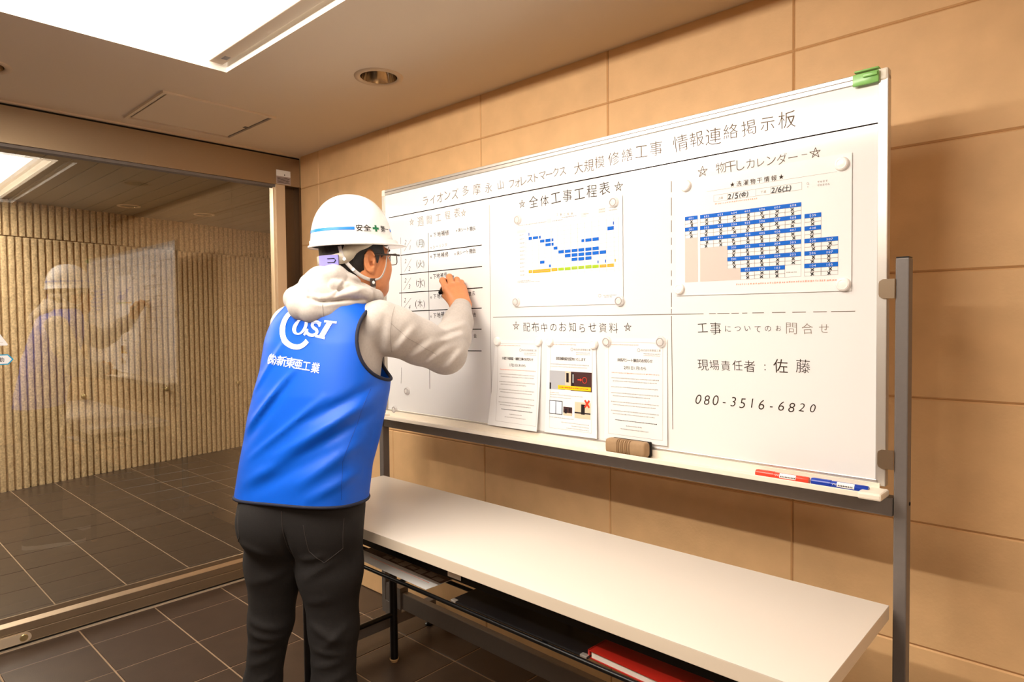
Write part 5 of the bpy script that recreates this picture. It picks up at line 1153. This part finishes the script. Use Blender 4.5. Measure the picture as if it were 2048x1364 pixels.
for i in range(n):      # slanted O
    a0, a1 = 2*math.pi*i/n, 2*math.pi*(i+1)/n
    def op(a, s_):
        rx, ry = (128-62*s_, 146-28*s_); y_ = ry*math.sin(a); return C2(548+rx*math.cos(a)+.38*y_, 466-y_+.10*rx*math.cos(a))
    fine_poly(m, [op(a0, 0), op(a1, 0), op(a1, 1), op(a0, 1)], vplace)
# slanted slab S and I
def stroke(pts, w, place=vplace):
    for i in range(len(pts)-1):
        a, b = np.array(pts[i], float), np.array(pts[i+1], float); d = b-a; d /= np.linalg.norm(d); n_ = np.array([-d[1], d[0]])
        w0, w1 = w if isinstance(w, tuple) else (w, w); e = d*6
        fine_poly(m, [C2(*(a-e+n_*w0/2)), C2(*(b+e+n_*w1/2)), C2(*(b+e-n_*w1/2)), C2(*(a-e-n_*w0/2))], place)
stroke([(905, 440), (870, 400), (815, 395), (778, 415), (770, 460), (800, 495), (850, 525), (868, 565), (845, 605), (790, 622), (735, 615), (690, 590), (672, 560)], 52)
stroke([(918, 405), (900, 470)], 34); stroke([(685, 520), (628, 612)], 40)
stroke([(1085, 400), (940, 655)], 92)
stroke([(990, 388), (1190, 412)], 36); stroke([(845, 632), (1005, 668)], 40)
m.build('letter_mark', 'logo_white', VEST)
m = MB()       # thin blue lines across the upper half of the letters
lp = lambda x, z: vplace(x, z, .0021)
for k in range(5):
    y = 356+k*27
    stroke([(430+10*k, y), (722, y+14)], 5-.6*k, lp); stroke([(742, y+42), (905, y+50)], 5-.6*k, lp); stroke([(985-14*k, y+52), (1180-14*k, y+64)], 5-.6*k, lp)
m.build('letter_stripe', 'vest_blue', VEST)
m = MB()
c0, c1 = px(546, 720.5), px(633.5, 735.5)
for ch, t, w in (('(', -.075, .75), ('株', .0, .62), (')', .075, .75), ('新', .205, .88), ('東', .39, .88), ('亜', .572, .88), ('工', .775, .88), ('業', 1.0, .88)):
    put_char(m, ch, c0[0]+(c1[0]-c0[0])*t, c0[1]+(c1[1]-c0[1])*t, .0265, vplace, .012, -.10, 0, w)
m.build('company_lettering', 'logo_white', VEST)
# ------------------------------------------------------------------ trousers
f = Field(ax(-.26, .22, .0055), ax(-.16, .22, .0055), ax(.02, .90, .0055))
f.ell((-.004, -.010, .80), (.182, .128, .17), 0, [[t_r[0], t_r[1], 0], [t_f[0], t_f[1], 0], [0, 0, 1]])
f.chain([(-.080, .012, .78), (-.098, .030, .60), (-.120, .044, .42), (-.158, .066, .22), (-.174, .074, .045)], [.098, .082, .060, .0510, .053], .03)
f.chain([(.078, -.026, .78), (.078, -.028, .60), (.084, -.022, .43), (.080, -.022, .24), (.080, -.022, .045)], [.100, .088, .066, .0610, .062], .03)
for c in ((-.085, -.055, .735), (.075, -.078, .735)): f.ell(c, (.085, .060, .085), .05)
X, Y, Z = f.xs[:, None, None], f.ys[None, :, None], f.zs[None, None, :]
wk = np.zeros_like(f.v)
for x0, z0, x1, z1, w, amp in ((-.17, .45, -.06, .415, .012, .007), (-.165, .41, -.07, .385, .010, .007), (-.18, .35, -.08, .375, .012, .006), (-.18, .30, -.09, .335, .012, .005), (.03, .47, .13, .415, .013, .008), (.14, .46, .07, .40, .011, .006), (.035, .395, .14, .375, .010, .006), (.03, .34, .14, .365, .012, .006), (.05, .29, .14, .32, .012, .005), (-.06, .66, -.15, .70, .012, .005), (.02, .60, .12, .66, .014, .006), (-.02, .62, -.10, .57, .012, .005), (.02, .53, .11, .55, .014, .004), (-.15, .56, -.07, .60, .014, .004), (-.012, .74, -.012, .62, .008, -.012), (.02, .66, .10, .675, .010, .005), (-.16, .25, -.10, .27, .010, .005), (.05, .23, .13, .25, .010, .005)):
    wk = wk+ridge(X, Z, x0, z0, x1, z1, w, amp)
f.v -= wk
P, Q = f.mesh(); PANTS = add_mesh('trousers', P, Q, 'denim', PERSON)
bvp = BVHTree.FromPolygons([tuple(map(float, q)) for q in P], [list(map(int, q)) for q in Q])
stitched('pocket_stitching', bvp, [(.045, .765), (.055, .690), (.092, .655), (.140, .690), (.146, .775)], .0010, 'stitch', PANTS)
stitched('pocket_stitching', bvp, [(-.155, .785), (-.150, .715), (-.166, .690)], .0010, 'stitch', PANTS)
stitched('seat_seam', bvp, [(-.016, .80), (-.014, .70), (-.010, .63)], .0012, 'stitch', PANTS)
# shoes
for q, d in ((LG['l'][2], (.35, .94)), (LG['r'][2], (.5, .87))):
    f = Field(ax(q[0]-.15, q[0]+.22, .006), ax(q[1]-.13, q[1]+.30, .006), ax(-.01, .14, .005)); d = np.array(d)/np.linalg.norm(d)
    p = lambda s_, z: (q[0]+d[0]*s_, q[1]+d[1]*s_, z)
    f.chain([p(-.055, .040), p(.05, .045), p(.15, .036), p(.19, .034)], [.038, .043, .044, .034], .03); f.chain([p(-.02, .05), p(-.02, .095)], [.04, .04], .03)
    P, Q = f.mesh(); P[:, 2] = np.maximum(P[:, 2], .012); s_ = add_mesh('shoe', P, Q, 'shoe', PERSON)
    sp = np.array(P); sp[:, 2] = np.clip(sp[:, 2], 0, .022); m = MB()
    lo = P[:, 2] < .045; hull = bmesh.new()
    for v in P[lo][::3]: hull.verts.new((v[0], v[1], 0)); hull.verts.new((v[0], v[1], .022))
    r_ = bmesh.ops.convex_hull(hull, input=hull.verts); bmesh.ops.delete(hull, geom=[e for e in r_['geom_interior'] if isinstance(e, bmesh.types.BMVert)], context='VERTS'); m.bm(hull); m.build('sole', 'sole', s_)
# marker held in the right hand, its tip on the board
tip_ = np.array([.3965, .4688, 1.4630]); butt = np.array([.3600, .3600, 1.3970]); dv = (butt-tip_)
c_, s_ = math.cos(PRZ), math.sin(PRZ)
t = thing('marker_pen', (PO.x+c_*tip_[0]-s_*tip_[1], PO.y+s_*tip_[0]+c_*tip_[1], tip_[2]), PRZ, 'black marker pen held in the right hand of the person, tip on the board', 'marker pen')
L = np.linalg.norm(dv); dn = dv/L
m = MB(); m.tube([dn*.016, dn*.018, dn*(L-.004), dn*L], [.0060, .0078, .0078, .0060], 18); m.build('barrel', 'pen_black', t, 'auto')
m = MB(); m.tube([dn*.0008, dn*.005, dn*.006, dn*.017], [.0016, .0024, .0040, .0055], 14); m.build('nib', 'pen_black', t, 'auto')
